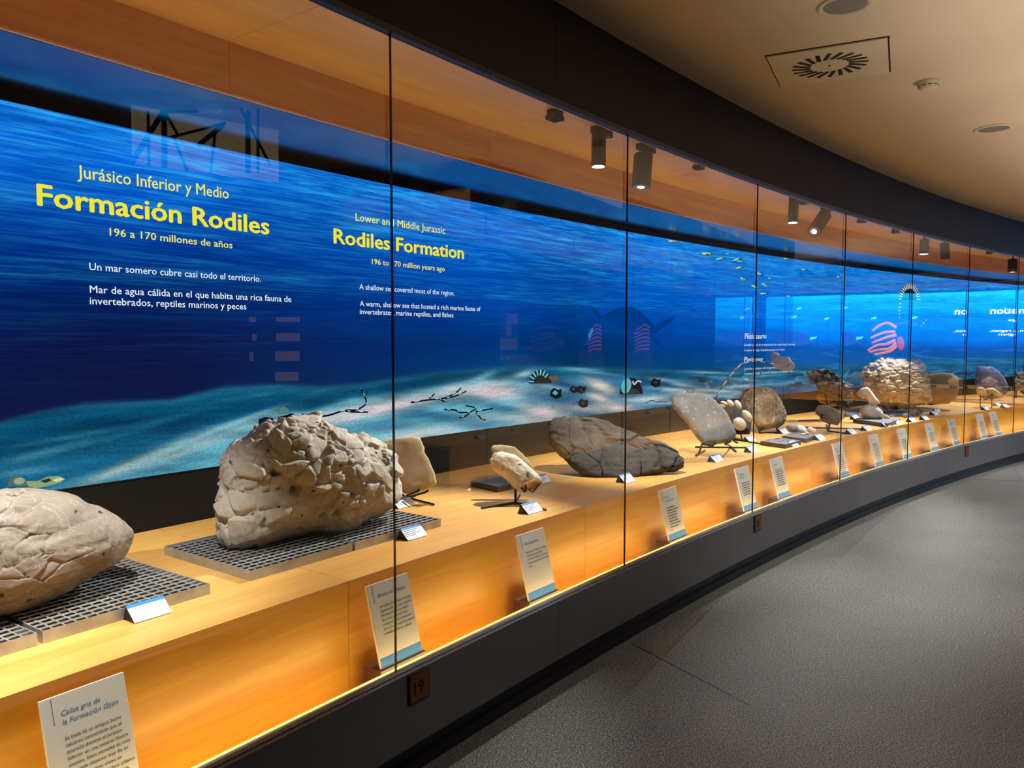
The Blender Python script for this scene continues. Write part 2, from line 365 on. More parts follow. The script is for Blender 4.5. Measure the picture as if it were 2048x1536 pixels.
def build_case(fr, s0, s1, label, plinth_phase=.6, glazed=True):
    c = empty('display_case', fr(s0 + .5, .3, 0), label, 'display case')
    ks = [k for k in range(-3, 20) if s0 <= k * CH <= s1 + 1e-6]
    cuts = sorted(set([s0] + [k * CH for k in ks] + [s1]))
    for a, b in zip(cuts[:-1], cuts[1:]):
        if b - a < .05: continue
        g = .0012; r = random.random() * 5
        sweep('worktop_panel', fr, a + g, b - g, rect(O_RIS - .004, O_SCR, Z_CNT - .03, Z_CNT), M['wood_top'], c, uvo=r)
        sweep('front_panel', fr, a + g, b - g, rect(O_RIS, O_RIS + .02, Z_GB - .20, Z_CNT - .031), M['wood_front'], c, uvo=r + 2)
        sweep('soffit_panel', fr, a + g, b - g, rect(.02, O_FAS + .02, Z_SOF, Z_SOF + .02), M['wood_soffit_lit'], c, uvo=r + 3)
        sweep('fascia_panel', fr, a + g, b - g, rect(O_FAS, O_FAS + .02, Z_DS + .008, Z_SOF - .0005), M['wood_fascia_shaded'], c, uvo=r + 4)
        sweep('black_soffit_panel', fr, a + g, b - g, rect(O_FAS + .012, O_SCR + .02, Z_DS, Z_DS + .012), M['black_soffit'], c)
        if glazed: pane(fr, a, b, c)
    for k in ks: joint(fr, k * CH, c)
    sweep('fascia_edge_trim', fr, s0, s1, rect(O_FAS - .003, O_FAS + .018, Z_DS, Z_DS + .0075), M['edge_light'], c)
    sweep('back_panel', fr, s0, s1, rect(O_SCR + .006, O_SCR + .03, Z_CNT - .05, Z_DS + .01), M['black_wall'], c)
    sweep('trough_floor', fr, s0, s1, rect(.03, O_RIS, Z_GB - .215, Z_GB - .20), M['wood_front'], c)
    sweep('trough_lip', fr, s0, s1, rect(.014, .026, Z_GB - .20, Z_GB - .006), M['edge_light'], c)
    sweep('led_strip', fr, s0, s1, [(.027, Z_GB - .065), (.055, Z_GB - .065), (.055, Z_GB - .056), (.027, Z_GB - .044)], M['led_strip'], c)
    sweep('lit_diffuser_edge', fr, s0, s1, [(.0145, Z_GB - .0055), (.024, Z_GB - .0055), (.024, Z_GB + .0005), (.0145, Z_GB - .001)], M['led_edge'], c)
    sweep('glass_rail', fr, s0, s1, rect(-.018, .014, Z_GB - .016, Z_GB - .002), M['plinth'], c)
    sweep('header_rail', fr, s0, s1, rect(-.010, .018, Z_GT - .002, Z_GT + .022), M['rail'], c)
    sweep('soffit_lip', fr, s0, s1, rect(.018, .024, Z_GT - .004, Z_SOF), M['edge_light'], c)
    ps = [s0] + [(k + plinth_phase) * CH for k in range(-4, 20, 2) if s0 < (k + plinth_phase) * CH < s1] + [s1]
    for a, b in zip(ps[:-1], ps[1:]):
        sweep('plinth_panel', fr, a + .0015, b - .0015, rect(-.036, -.018, Z_PLB, Z_GB - .006), M['plinth'], c)
    sweep('toe_kick', fr, s0, s1, rect(-.012, .0, .0, Z_PLB + .03), M['toe'], c)
    sweep('toe_rail', fr, s0, s1, rect(-.03, -.012, .0, .045), M['toe'], c)
    return c

# ------------------------------------------------------------------ setting
def poly_floor(name, z, mat, up=True, pts=None, th=.05):
    V = [(x, y, z) for x, y in pts] + [(x, y, z - th if up else z + th) for x, y in pts]; n = len(pts)
    Fc = [tuple(range(n)), tuple(range(2 * n - 1, n - 1, -1))] + [(i, n + i, n + (i + 1) % n, (i + 1) % n) for i in range(n)]
    o = mesh_obj(name, V, Fc, mat); bm = bmesh.new(); bm.from_mesh(o.data); bmesh.ops.recalc_face_normals(bm, faces=bm.faces); bm.to_mesh(o.data); bm.free(); return struct(o)
poly_floor('floor', 0, M['floor'], True, [(-9, -6), (34, -6), (34, 26), (-9, 26)])
poly_floor('ceiling', Z_CEIL, M['ceil_white'], False, [(-9, -6), (34, -6), (34, 26), (-9, 26)])
for nm, a, b in (('wall_back', (-9, -6), (34, -6)), ('wall_left', (-9, -6), (-9, 26)), ('wall_right', (34, -6), (34, 26)), ('wall_far', (-9, 26), (34, 26))):
    a = np.r_[a, 1.5]; b = np.r_[b, 1.5]; t = (b - a) / np.linalg.norm(b - a); n = np.array([-t[1], t[0], 0])
    struct(MB().box((a + b) / 2, t, n, (0, 0, 1), np.linalg.norm(b - a) / 2, .05, 1.5).obj(nm, plain(nm + '_paint', (60, 54, 50), .8)))
# bulkhead above the glass, in panels with narrow joints
bk = struct(empty('wall_bulkhead', so(0, 0, Z_GT)))
cuts = [-4.0] + [(k + .6) * CH for k in range(-2, 9)] + [14.0]
for a, b in zip(cuts[:-1], cuts[1:]):
    sweep('bulkhead_panel', MAIN, a + .001, b - .001, rect(-.012, .02, Z_GT + .0225, Z_CEIL - .002), M['bulkhead'], bk)
bk2 = struct(empty('wall_bulkhead_opposite', so(4, -2.1, Z_GT)))
sweep('bulkhead_panel', OPP, 3.0, 10.05, rect(-.012, .02, Z_GT + .0225, Z_CEIL - .002), M['bulkhead'], bk2)

case_main = build_case(MAIN, -4.0, 14.0, 'long curved glass-fronted museum case with maple counter, grey plinth and wood soffit')
case_opp = build_case(OPP, 3.0, 10.05, 'opposite curved glass case across the passage, seen only mirrored in the panes')
case_far = build_case(FAR, -.5, 3.1, 'short straight glass case ending the passage, mirrored in the far panes')

# ------------------------------------------------------------------ LED screens
def interp(x, pts): p = np.array(pts, float); return np.interp(x, p[:, 0], p[:, 1])
YT = [(-900, 20), (0, 198), (700, 352), (783, 371), (1253, 463), (1514, 506), (1689, 531), (1824, 551), (1939, 564), (2048, 572), (2400, 590)]
R1 = [(-900, 900), (0, 845), (90, 822), (171, 808), (342, 800), (450, 775), (560, 770), (640, 774), (725, 768), (889, 743), (1060, 733), (1231, 737), (1350, 742), (1500, 736), (1700, 730), (2048, 715)]
R2 = [(-900, 1300), (0, 1010), (130, 962), (239, 927), (376, 866), (533, 825), (620, 822), (700, 797), (800, 785), (860, 776), (960, 762), (1060, 762), (1150, 752), (1300, 752), (1500, 745), (2048, 735)]
def grad(t, stops):
    p = np.array([s[0] for s in stops]); c = np.array([s[1] for s in stops], float)
    return np.stack([np.interp(t, p, c[:, i]) for i in range(3)], -1)
WL = [(0, (0, 88, 190)), (.12, (2, 92, 200)), (.3, (0, 62, 160)), (.46, (0, 42, 124)), (.62, (2, 27, 88)), (.8, (12, 17, 62)), (1, (14, 22, 60))]
WM = [(0, (0, 98, 208)), (.15, (0, 92, 202)), (.35, (0, 72, 172)), (.6, (0, 56, 142)), (.85, (0, 44, 108)), (1, (4, 54, 104))]
WR = [(0, (4, 118, 226)), (.25, (0, 104, 216)), (.5, (0, 86, 196)), (.75, (0, 72, 170)), (1, (8, 74, 132))]
PATCH = [  # x, y, rx, ry, angle (image degrees), colour, strength
    (760, 818, 170, 13, -13, (255, 228, 226), 1), (640, 838, 90, 9, -17, (240, 225, 220), .8), (400, 890, 150, 10, -22, (205, 225, 225), .6), (250, 935, 120, 10, -22, (235, 210, 195), .6),
    (990, 782, 70, 17, 3, (255, 216, 218), 1), (930, 775, 60, 10, -8, (230, 235, 235), .8), (1050, 748, 26, 7, -14, (200, 235, 240), .9), (960, 757, 40, 8, -25, (130, 200, 215), .8),
    (1080, 825, 55, 15, 6, (255, 222, 214), 1), (1040, 838, 70, 9, 4, (250, 225, 220), .6), (880, 862, 80, 10, -8, (215, 225, 228), .7), (820, 872, 60, 9, -12, (240, 236, 232), .8), (700, 860, 100, 14, -15, (120, 185, 205), .7),
    (1202, 773, 34, 13, 20, (255, 232, 218), 1), (1196, 795, 28, 9, 15, (250, 226, 214), .95), (1160, 815, 50, 8, 8, (252, 226, 214), .9), (1235, 815, 46, 11, 4, (255, 220, 210), .95), (1275, 800, 40, 5, 0, (205, 225, 230), .7),
    (1300, 797, 40, 8, -4, (225, 240, 245), .8), (1330, 806, 40, 4, -3, (200, 230, 238), .7), (1110, 775, 30, 6, 10, (205, 228, 232), .6), (1060, 790, 40, 6, 8, (140, 195, 215), .6), (1160, 738, 40, 3, 3, (180, 230, 240), .8), (1190, 745, 60, 3, 6, (120, 190, 210), .7),
    (1330, 760, 40, 4, 6, (190, 225, 235), .7), (1350, 780, 50, 4, 4, (235, 245, 240), .8), (1365, 770, 30, 3, 8, (220, 240, 240), .7), (1400, 790, 60, 4, 3, (230, 245, 240), .8), (1415, 745, 60, 2.5, 2, (190, 230, 240), .8), (1460, 757, 70, 3, 5, (120, 200, 215), .7), (1485, 772, 50, 3, -4, (215, 240, 238), .8),
    (1440, 782, 60, 3, 3, (240, 245, 235), .8), (1530, 752, 60, 2.5, -4, (110, 190, 210), .7), (1560, 770, 50, 3, -8, (100, 160, 190), .6), (1620, 745, 45, 3, 3, (150, 215, 230), .6), (1690, 752, 30, 2.5, 0, (90, 170, 200), .6), (1510, 790, 60, 3, 2, (205, 235, 230), .6),
    (150, 872, 130, 5, -10, (60, 140, 165), .7), (90, 905, 120, 8, -14, (90, 160, 185), .6), (300, 850, 120, 7, -18, (30, 110, 140), .7), (40, 945, 70, 7, -8, (130, 190, 205), .5), (520, 790, 80, 3, -8, (70, 140, 170), .5), (700, 752, 26, 3, -10, (60, 110, 150), .6),
    (200, 975, 90, 7, -10, (110, 190, 205), .6), (60, 830, 90, 8, -10, (6, 60, 90), .6), (460, 850, 120, 5, -20, (180, 225, 232), .7), (330, 905, 130, 6, -22, (170, 220, 228), .6), (620, 800, 60, 8, -4, (10, 60, 90), .7), (800, 770, 70, 9, -8, (10, 62, 100), .7),
    (760, 850, 120, 12, -14, (70, 145, 180), .8), (870, 830, 60, 10, 6, (40, 105, 145), .8), (1000, 815, 60, 9, 10, (30, 90, 130), .7), (1110, 800, 70, 10, 14, (30, 88, 130), .7), (1130, 770, 60, 7, 12, (24, 78, 118), .6), (950, 850, 60, 10, 0, (60, 120, 160), .7)]

def screen_mesh(name, fr, s0, s1, cell, colour, mat, parent):
    S = np.arange(s0, s1 + cell / 2, cell); nz_ = max(2, int(round((Z_ST - Z_SB) / cell)) + 1); Z = np.linspace(Z_SB, Z_ST, nz_)
    sg, zg = np.meshgrid(S, Z, indexing='ij'); V = fr(sg.ravel(), np.full(sg.size, O_SCR), zg.ravel())
    i = np.arange(len(S) - 1)[:, None] * nz_ + np.arange(nz_ - 1)[None]; Fc = np.stack([i, i + nz_, i + nz_ + 1, i + 1], -1).reshape(-1, 4)
    rgb, st, gr = colour(sg.ravel(), zg.ravel(), V)
    o = mesh_obj(name, V, Fc, mat, parent, uv=np.stack([sg.ravel(), zg.ravel()], 1), col=lin(np.clip(rgb, 0, 255)))
    a = o.data.attributes.new('Streak', 'FLOAT_VECTOR', 'POINT'); v = np.zeros((len(V), 3), np.float32); v[:, 0] = st; v[:, 1] = gr; a.data.foreach_set('vector', v.ravel())
    return o

def col_main(s, z, V):
    q = proj(V); x, y = q[:, 0], q[:, 1]
    bad = (V @ FW) < .3; x = np.where(bad, -900, np.clip(x, -900, 2400)); y = np.where(bad, 500, np.clip(y, -200, 1400))
    yt, r1, r2 = interp(x, YT), interp(x, R1), interp(x, R2)
    t = np.clip((y - yt) / (r1 - yt), 0, 1)
    a = np.clip((x - 350) / 650, 0, 1)[:, None]; b = np.clip((x - 1150) / 400, 0, 1)[:, None]
    c = grad(t, WL) * (1 - a) + grad(t, WM) * a; c = c * (1 - b) + grad(t, WR) * b
    P3 = np.stack([s * .9, z * 2.2, s * 0], 1)
    c = c * (1 + .18 * fbm(P3, 3, 5)[:, None])
    # dark right band low down on the far part of the screen (deep water)
    f1 = 1 / (1 + np.exp(-(y - r1) / 2.0)); f2 = 1 / (1 + np.exp(-(y - r2) / 2.5))
    d1 = grad(np.clip((y - r1) / 90, 0, 1), [(0, (34, 108, 138)), (.15, (14, 84, 116)), (.5, (10, 72, 108)), (1, (26, 100, 135))])
    n = fbm(np.stack([s * 2.2, z * 14, s * 0], 1), 4, 9)[:, None]
    d1 = d1 * (1 + .35 * n)
    xr = np.clip((x - 1000) / 250, 0, 1)[:, None]; xl = np.clip((x - 200) / 350, 0, 1)[:, None]
    base2 = (np.array([66, 142, 172.]) * (1 - xl) + np.array([112, 176, 192.]) * xl) * (1 - xr) + np.array([34, 98, 140.]) * xr
    n2 = fbm(np.stack([s * 3.2 + z * 2, z * 16, s * 0], 1), 4, 21)[:, None]
    base2 = base2 * (1 + .55 * n2)
    # caustic veins over the far sand
    cau = np.clip(1 - np.abs(fbm(np.stack([s * 1.6, z * 15, s * 0 + 3], 1), 3, 33)) * 9, 0, 1)[:, None] * np.clip((x - 1250) / 150, 0, 1)[:, None]
    base2 = base2 + cau * np.array([120, 110, 90.]) * .6
    c = c * (1 - f1[:, None]) + d1 * f1[:, None]; c = c * (1 - f2[:, None]) + base2 * f2[:, None]
    wob = 1 + .35 * fbm(np.stack([s * 4, z * 12, s * 0 + 8], 1), 3, 44)
    for cx, cy, rx, ry, an, rgb, stg in PATCH:
        ca, sa = math.cos(math.radians(an)), math.sin(math.radians(an)); dx, dy = x - cx, y - cy
        e = ((dx * ca + dy * sa) / rx) ** 2 + ((-dx * sa + dy * ca) / ry) ** 2; wgt = (np.exp(-e * 1.1 * wob) * stg * (f1 if cy < 760 or stg < .75 else f1))[:, None]
        c = c * (1 - wgt) + np.array(rgb, float) * wgt
    st = np.clip(1 - t * 2.1, 0, 1) ** .8 * (1 - f1); st = np.maximum(st, .12 * (1 - t) * (1 - f1)); st = np.where(t < .6, st + .22 * np.exp(-((t - .52) / .06) ** 2), st) * (1 - f1)
    st = st * (.95 + .35 * np.clip((x - 500) / 900, 0, 1))
    return c, np.clip(st, 0, 1), f1 * .8

scr = empty('led_screen', so(5, O_SCR, Z_SB), 'wide curved screen showing a blue shallow sea and sandy seabed behind the rocks', 'screen')
picture = screen_mesh('picture_panel', MAIN, -2.6, 13.98, .0125, col_main, M['screen'], scr)
sweep('screen_frame', MAIN, -2.6, 13.98, rect(O_SCR + .0015, O_SCR + .006, Z_SB - .006, Z_ST + .006), M['black_wall'], scr)

def on_scr(x, y, lift): s, z = ato(x, y, O_SCR); return so(s, O_SCR - lift, z)
def decal(name, shapes, parent, lift=.002):
    """flat coloured shapes shown on the screen: (points in image px, colour)"""
    V = []; Fc = []; Cc = []
    for k, (pts, c) in enumerate(shapes):
        n = len(V); c = lin(c)
        for p in pts: V.append(on_scr(p[0], p[1], lift + .0004 * k)); Cc.append(c)
        Fc.append(tuple(range(n, n + len(pts))))
    return mesh_obj(name, V, Fc, M['print_lit'], parent, col=np.array(Cc))
def ribbon(pts, w0, w1=None):
    pts = np.array(pts, float); w1 = w0 if w1 is None else w1; d = np.gradient(pts, axis=0); d /= np.linalg.norm(d, axis=1)[:, None] + 1e-9
    n = np.stack([-d[:, 1], d[:, 0]], 1); w_ = np.linspace(w0, w1, len(pts))[:, None] / 2
    return [tuple(p) for p in np.r_[pts + n * w_, (pts - n * w_)[::-1]]]
def ell(cx, cy, rx, ry, an=0, n=14, a0=0, a1=360):
    ca, sa = math.cos(math.radians(an)), math.sin(math.radians(an)); r = []
    for i in range(n + (0 if a1 - a0 >= 360 else 1)):
        th = math.radians(a0 + (a1 - a0) * i / n); u, v = rx * math.cos(th), ry * math.sin(th); r.append((cx + u * ca - v * sa, cy + u * sa + v * ca))
    return r
def smooth_line(pts, n=14):
    pts = np.array(pts, float); t = np.linspace(0, len(pts) - 1, n); out = []
    for q in t:
        i = min(int(q), len(pts) - 2); f = q - i; p0 = pts[max(i - 1, 0)]; p1, p2 = pts[i], pts[i + 1]; p3 = pts[min(i + 2, len(pts) - 1)]
        out.append(.5 * ((2 * p1) + (p2 - p0) * f + (2 * p0 - 5 * p1 + 4 * p2 - p3) * f * f + (3 * p1 - p0 - 3 * p2 + p3) * f ** 3))
    return out

# fish
FISH = [(1415, 508, 29, 8, 2), (1456, 508, 12, 3, -2), (1441, 518, 22, 5, -12), (1474, 520, 24, 5, -22), (1481, 523, 20, 4, 12), (1479, 536, 19, 5, -16), (1520, 548, 16, 6, 24),
        (1487, 558, 18, 5, 24), (1511, 574, 22, 6, 22), (1531, 570, 20, 5, 28), (1528, 588, 20, 5, -3), (1578, 593, 13, 4, 8), (1608.6, 540, 17, 4, 5), (1573, 517.6, 15, 4, 12), (1678, 554, 10, 4, 40), (1347, 483, 26, 5, 4), (1540, 557, 12, 3, 18), (1500, 668, 12, 2.5, 2)]
for (x, y, L, h, an) in FISH:
    dark = [(0, 96, 140), (60, 120, 120)][int(x) % 2]
    decal('fish_picture', [(ell(x, y, L / 2, h / 2, an, 10), dark), (ell(x - L * .12, y - h * .12, L * .32, h * .3, an, 8), (205, 235, 215)), (ell(x - L * .02, y + h * .05, L * .12, h * .14, an, 6), (20, 50, 60))], scr)
# plesiosaur silhouette in the dark water
decal('plesiosaur_picture', [([(1166, 692), (1178, 668), (1190, 648), (1205, 632), (1225, 620), (1245, 614), (1262, 614), (1280, 622), (1297, 640), (1308, 652), (1330, 640), (1349, 632), (1346, 640), (1325, 656), (1308, 668), (1322, 690), (1333, 705), (1318, 694), (1300, 676), (1284, 668), (1262, 662), (1240, 655), (1222, 645), (1204, 645), (1190, 662), (1176, 688)], (0, 60, 142)),
    ([(1181, 612), (1190, 615), (1199, 626), (1204, 640), (1194, 636), (1185, 624)], (0, 60, 128)), ([(1178, 680), (1186, 660), (1184, 655), (1176, 670)], (20, 130, 205))], scr)
# seabed: branching coral, shells and stones
BLK = (6, 16, 30); WHT = (200, 225, 225)
def coral(lines, w_=4):
    sh = []
    for l in lines:
        l = smooth_line(l, 3 * len(l)); sh.append((ribbon(l, w_, w_ * .7), BLK))
        for p, q in zip(l[1::4], l[2::4]): sh.append((ribbon([(p[0], p[1] - 1), (q[0], q[1] - 1)], w_ * .4), WHT))
    return decal('coral_picture', sh, scr)
coral([[(576, 829), (620, 830), (650, 832), (688, 821), (711, 820), (728, 811), (732, 801), (724, 784), (721, 777)], [(690, 822), (712, 824), (735, 824)]], 4)
coral([[(821, 805), (855, 800), (889, 796), (913, 784), (923, 774)], [(858, 797), (869, 787)], [(889, 797), (910, 792), (932, 782)], [(876, 797), (889, 804)]], 3.5)
coral([[(888, 819), (910, 820), (920, 825), (941, 823), (951, 816), (930, 811)], [(950, 823), (985, 817)], [(941, 823), (930, 832), (917, 836)], [(951, 825), (961, 837), (970, 840)]], 3.5)
coral([[(1291, 806), (1303, 801), (1318, 804), (1326, 798)], [(1318, 804), (1335, 804)]], 2)
def stone_pic(x, y, r, a=1., hi=(110, 70, 50)):
    decal('stone_picture', [([(x - r, y + r * .5), (x - r * .9, y - r * .3), (x - r * .3, y - r * .9), (x + r * .4, y - r * .5), (x + r, y - r * .7), (x + r * .9, y + r * .7), (x, y + r)], (22, 24, 34)), ([(x - r * .6, y), (x - r * .1, y - r * .5), (x + r * .4, y), (x, y + r * .4)], hi)], scr)
stone_pic(1111, 786, 12, hi=(70, 190, 190)); stone_pic(1147, 778, 8); stone_pic(1162, 779, 9, hi=(60, 50, 55)); stone_pic(1166, 806, 10, hi=(70, 55, 60)); stone_pic(1311, 765, 10, hi=(60, 50, 55))
sh = [(ell(1080, 767, 23, 28, 0, 14, 180, 360) + [(1103, 767), (1057, 767)], (18, 62, 84)), ([(1098, 752), (1113, 751), (1118, 758), (1108, 764), (1092, 764)], (120, 92, 70)), ([(1062, 768), (1075, 752), (1095, 752), (1104, 764)], (50, 44, 40))]
for k in range(7): th = math.radians(190 + 21 * k); sh.append((ribbon([(1079 + 13 * math.cos(th), 767 + 17 * math.sin(th)), (1079 + 22 * math.cos(th), 767 + 28 * math.sin(th))], 2.2), (150, 225, 215)))
decal('shell_picture', sh, scr)
decal('shell_picture', [(ell(1262, 788, 23, 33, 0, 14, 180, 360), (22, 26, 40)), (ell(1252, 772, 10, 16, 15, 12), (96, 190, 190)), (ribbon(smooth_line([(1265, 762), (1268, 769), (1275, 762), (1282, 764)], 9), 3), WHT)], scr)
decal('shell_picture', [(ell(34, 972, 20, 20, 0, 14, 180, 360), (86, 112, 100)), (ell(38, 962, 11, 7, -10, 10), (160, 175, 150))], scr)
decal('leaf_picture', [([(52, 962), (75, 962), (95, 953), (118, 952), (131, 958), (120, 965), (95, 972), (70, 977), (56, 972)], (150, 168, 120)), ([(80, 962), (98, 956), (102, 961), (90, 966)], (30, 60, 60)), ([(104, 960), (120, 955), (128, 958), (112, 964)], (225, 225, 180))], scr)
decal('stone_picture', [([(517, 852), (517, 838), (530, 834), (545, 836), (552, 852)], (10, 22, 44)), (ell(567, 828, 11, 15, 0, 12, 180, 360), (86, 130, 118)), ([(555, 834), (580, 828), (610, 830), (610, 836), (556, 838)], (8, 20, 40))], scr)
# ammonite: striped shell and orange tentacles
sh = [(ell(1818.5, 600, 20.5, 33, 0, 20, 180, 360), (6, 20, 48))]
for k in range(17):
    th = math.radians(184 + 10.8 * k); sh.append((ribbon([(1818.5 + 14 * math.cos(th), 600 + 23 * math.sin(th)), (1818.5 + 20.5 * math.cos(th), 600 + 33 * math.sin(th))], 1.9), (244, 232, 220)))
for x_, y_, r_ in ((1799.5, 607, 1.8), (1798.5, 614, 1.7), (1797.6, 621, 1.5), (1797.3, 628, 1.4), (1797.6, 635, 1.2), (1841, 652, 1.2), (1846, 646, 1.5), (1850, 640, 1.2)): sh.append((ell(x_, y_, r_, r_ * .9, 0, 8), (210, 225, 235)))
for k in range(9): sh.append((ribbon([(1789 + 5 * k, 652 - 3 * math.sin(k * .45)), (1791 + 5 * k, 645 - 3 * math.sin(k * .45))], 1.5), (90, 130, 215)))
sh += [([(1792, 676), (1800, 672), (1806, 682), (1806, 694), (1800, 702), (1794, 694)], (226, 92, 96))]
for t_ in ([(1790, 655), (1775, 646), (1758, 650), (1742, 662)], [(1788, 664), (1770, 664), (1752, 670), (1739, 676)], [(1790, 670), (1772, 674), (1756, 680), (1741, 686)], [(1788, 680), (1770, 688), (1752, 690), (1733, 701)], [(1789, 686), (1776, 697), (1757, 699), (1736, 704)], [(1790, 692), (1778, 702), (1762, 706), (1746, 709)]):
    sh.append((ribbon(smooth_line(t_, 12), 6.5, 3.5), (255, 120, 95))); sh.append((ribbon(smooth_line([(a, b - 1) for a, b in t_], 12), 2.2, 1), (255, 196, 180)))
decal('ammonite_picture', sh, scr, .003)
decal('shell_picture', [(ell(1378, 790, 12, 14, 0, 12, 180, 360), (190, 220, 215))] + [(ribbon(smooth_line([(1370, 779 + 3 * k), (1380, 776 + 3 * k), (1388, 780 + 3 * k)], 7), 1.6), BLK) for k in range(4)], scr, .003)

# ------------------------------------------------------------------ writing
def text_mesh(body, bold=0., shear=0.):
    cu = bpy.data.curves.new('txt', 'FONT'); cu.body = body; cu.resolution_u = 2; cu.shear = shear
    o = bpy.data.objects.new('txt', cu); COL.objects.link(o); bpy.context.view_layer.update()
    me = bpy.data.meshes.new_from_object(o.evaluated_get(bpy.context.evaluated_depsgraph_get()))
    V = np.array([v.co[:2] for v in me.vertices]); Fc = [tuple(p.vertices) for p in me.polygons]
    bpy.data.objects.remove(o); bpy.data.curves.remove(cu); bpy.data.meshes.remove(me)
    if bold:                                        # heavier strokes: copies laid side by side
        n = len(V); F0 = Fc; V = np.concatenate([V + np.array([d * bold, e * bold]) for d, e in ((-1, 0), (1, 0), (0, .7), (0, -.7))])
        Fc = [tuple(i + k * n for i in f) for k in range(4) for f in F0]
    V[:, 0] -= V[:, 0].min(); return V, Fc
CAPH = text_mesh('H')[0][:, 1].max()
def scr_text(name, body, p0, p1, cap, color, bold=0., parent=None, lift=.004, frame=None):
    s0, z0 = ato(p0[0], p0[1], O_SCR); s1, z1 = ato(p1[0], p1[1], O_SCR); _, zc = ato(p0[0], p0[1] - cap, O_SCR)
    V, Fc = text_mesh(body, bold); W = V[:, 0].max(); k = (zc - z0) / CAPH
    s = s0 + V[:, 0] / W * (s1 - s0); z = z0 + V[:, 0] / W * (z1 - z0) + V[:, 1] * k
    return mesh_obj(name, so(s, O_SCR - lift, z), Fc, M['print_lit'], parent or scr, col=np.tile(lin(color), (len(V), 1)))
YEL = (255, 240, 60); YEL2 = (255, 240, 110); WH = (240, 246, 255)
scr_text('heading_text', 'Jurásico Inferior y Medio', (154, 355), (457, 398), 25, YEL2, .008)
scr_text('heading_text', 'Formación Rodiles', (73, 410), (538, 469), 42, YEL, .026)
scr_text('heading_text', '196 a 170 millones de años', (219, 471), (464, 497), 15, YEL2, .010)
scr_text('body_text', 'Un mar somero cubre casi todo el territorio.', (178, 540), (521, 564), 14.5, WH, .008)
scr_text('body_text', 'Mar de agua cálida en el que habita una rica fauna de', (179, 585.5), (582, 604), 14.5, WH, .008)
scr_text('body_text', 'invertebrados, reptiles marinos y peces', (179, 608.5), (491.5, 619), 14.5, WH, .008)
scr_text('heading_text', 'Lower and Middle Jurassic', (710, 441), (890, 468), 15, YEL2, .008)
scr_text('heading_text', 'Rodiles Formation', (666, 486), (927, 518), 29, YEL, .026)
scr_text('heading_text', '196 to 170 million years ago', (743, 528), (889, 543), 11, YEL2, .010)
scr_text('body_text', 'A shallow sea covered most of the region.', (718, 578.6), (908, 591), 10.5, WH, .008)
scr_text('body_text', 'A warm, shallow sea that hosted a rich marine fauna of', (719, 612), (960, 622.5), 10.5, WH, .008)
scr_text('body_text', 'invertebrates, marine reptiles, and fishes', (719, 628), (906, 635), 10.5, WH, .008)
scr_text('heading_text', 'Plesiosaurio', (1489, 677.7), (1532, 677.3), 11, WH, .012)
scr_text('body_text', 'Ejemplar juvenil de un plesiosaurio de cuello largo y de unos', (1488, 692), (1589, 690.7), 4.6, WH)
scr_text('body_text', '2 metros de largo. Esqueleto parcial en la vitrina', (1488, 702.7), (1568.5, 701), 4.6, WH)
scr_text('heading_text', 'Plesiosaur', (1488, 724), (1525.5, 723), 10, WH, .012)
scr_text('body_text', 'Juvenile specimen of a long-necked plesiosaur, nearly', (1488, 740), (1589, 735), 4.6, WH)
scr_text('body_text', '2 metres in length. The partial skeleton is on display in the', (1488, 749.7), (1585, 744), 4.6, WH)
scr_text('body_text', 'case', (1488, 760), (1496, 760), 4.6, WH)

# ------------------------------------------------------------------ screens of the cases seen in the reflections
def col_far(s, z, V):
    t = (Z_ST - z) / (Z_ST - Z_SB)
    c = grad(t, [(0, (0, 160, 208)), (.15, (0, 142, 200)), (.45, (4, 108, 178)), (.6, (8, 84, 152)), (.72, (14, 48, 104)), (.9, (22, 52, 92)), (1, (16, 40, 76))])
    n = fbm(np.stack([s * 1.2, z * 7, s * 0], 1), 4, 71)[:, None]; c = c * (1 + .3 * n)
    low = np.clip((t - .6) / .15, 0, 1)[:, None]; ca = np.clip(1 - np.abs(fbm(np.stack([s * 1.1, z * 8, s * 0], 1), 3, 77)) * 7, 0, 1)[:, None]
    c = c + low * ca * np.array([24, 44, 50.]); return c, np.clip(.75 - t * 1.3, .04, 1), low[:, 0] * .6
scr_far = empty('led_screen', FAR(1.5, O_SCR, Z_SB), 'bright blue sea screen mirrored in the far panes', 'screen')
screen_mesh('picture_panel', FAR, 0, 3.08, .02, col_far, M['screen_far'], scr_far)
def col_dim(s, z, V):
    t = (Z_ST - z) / (Z_ST - Z_SB); n = fbm(np.stack([s * 6, z * 9, s * 0], 1), 4, 81)[:, None]
    c = grad(t, [(0, (0, 22, 70)), (.5, (4, 22, 80)), (.62, (40, 34, 80)), (.8, (74, 54, 88)), (1, (60, 48, 80))]) * (1 + .4 * n); return c, .1 + 0 * t, .5 * (t > .6)
scr_dim = empty('led_screen', OPP(9.5, O_SCR, Z_SB), 'dim screen with pink tentacles mirrored in the middle panes', 'screen')
screen_mesh('picture_panel', OPP, 8.7, 10.02, .03, col_dim, M['screen'], scr_dim)
def opp_ribbon(pts, w_, c):
    r = np.array(ribbon(smooth_line(pts, 12), w_, w_ * .6)); V = OPP(r[:, 0], np.full(len(r), O_SCR - .004), r[:, 1]); return V, c
V = []; Fc = []; Cc = []
for k in range(7):
    zb = 1.72 - .055 * k; pts = [(9.85, zb), (9.6, zb + .05 - .01 * k), (9.35, zb - .01), (9.12, zb - .05)]
    v, c = opp_ribbon(pts, .035, (255, 110, 110)); n = len(V); V += list(v); Cc += [lin(c)] * len(v); Fc.append(tuple(range(n, n + len(v))))
mesh_obj('tentacle_picture', V, Fc, M['print_lit'], scr_dim, col=np.array(Cc))
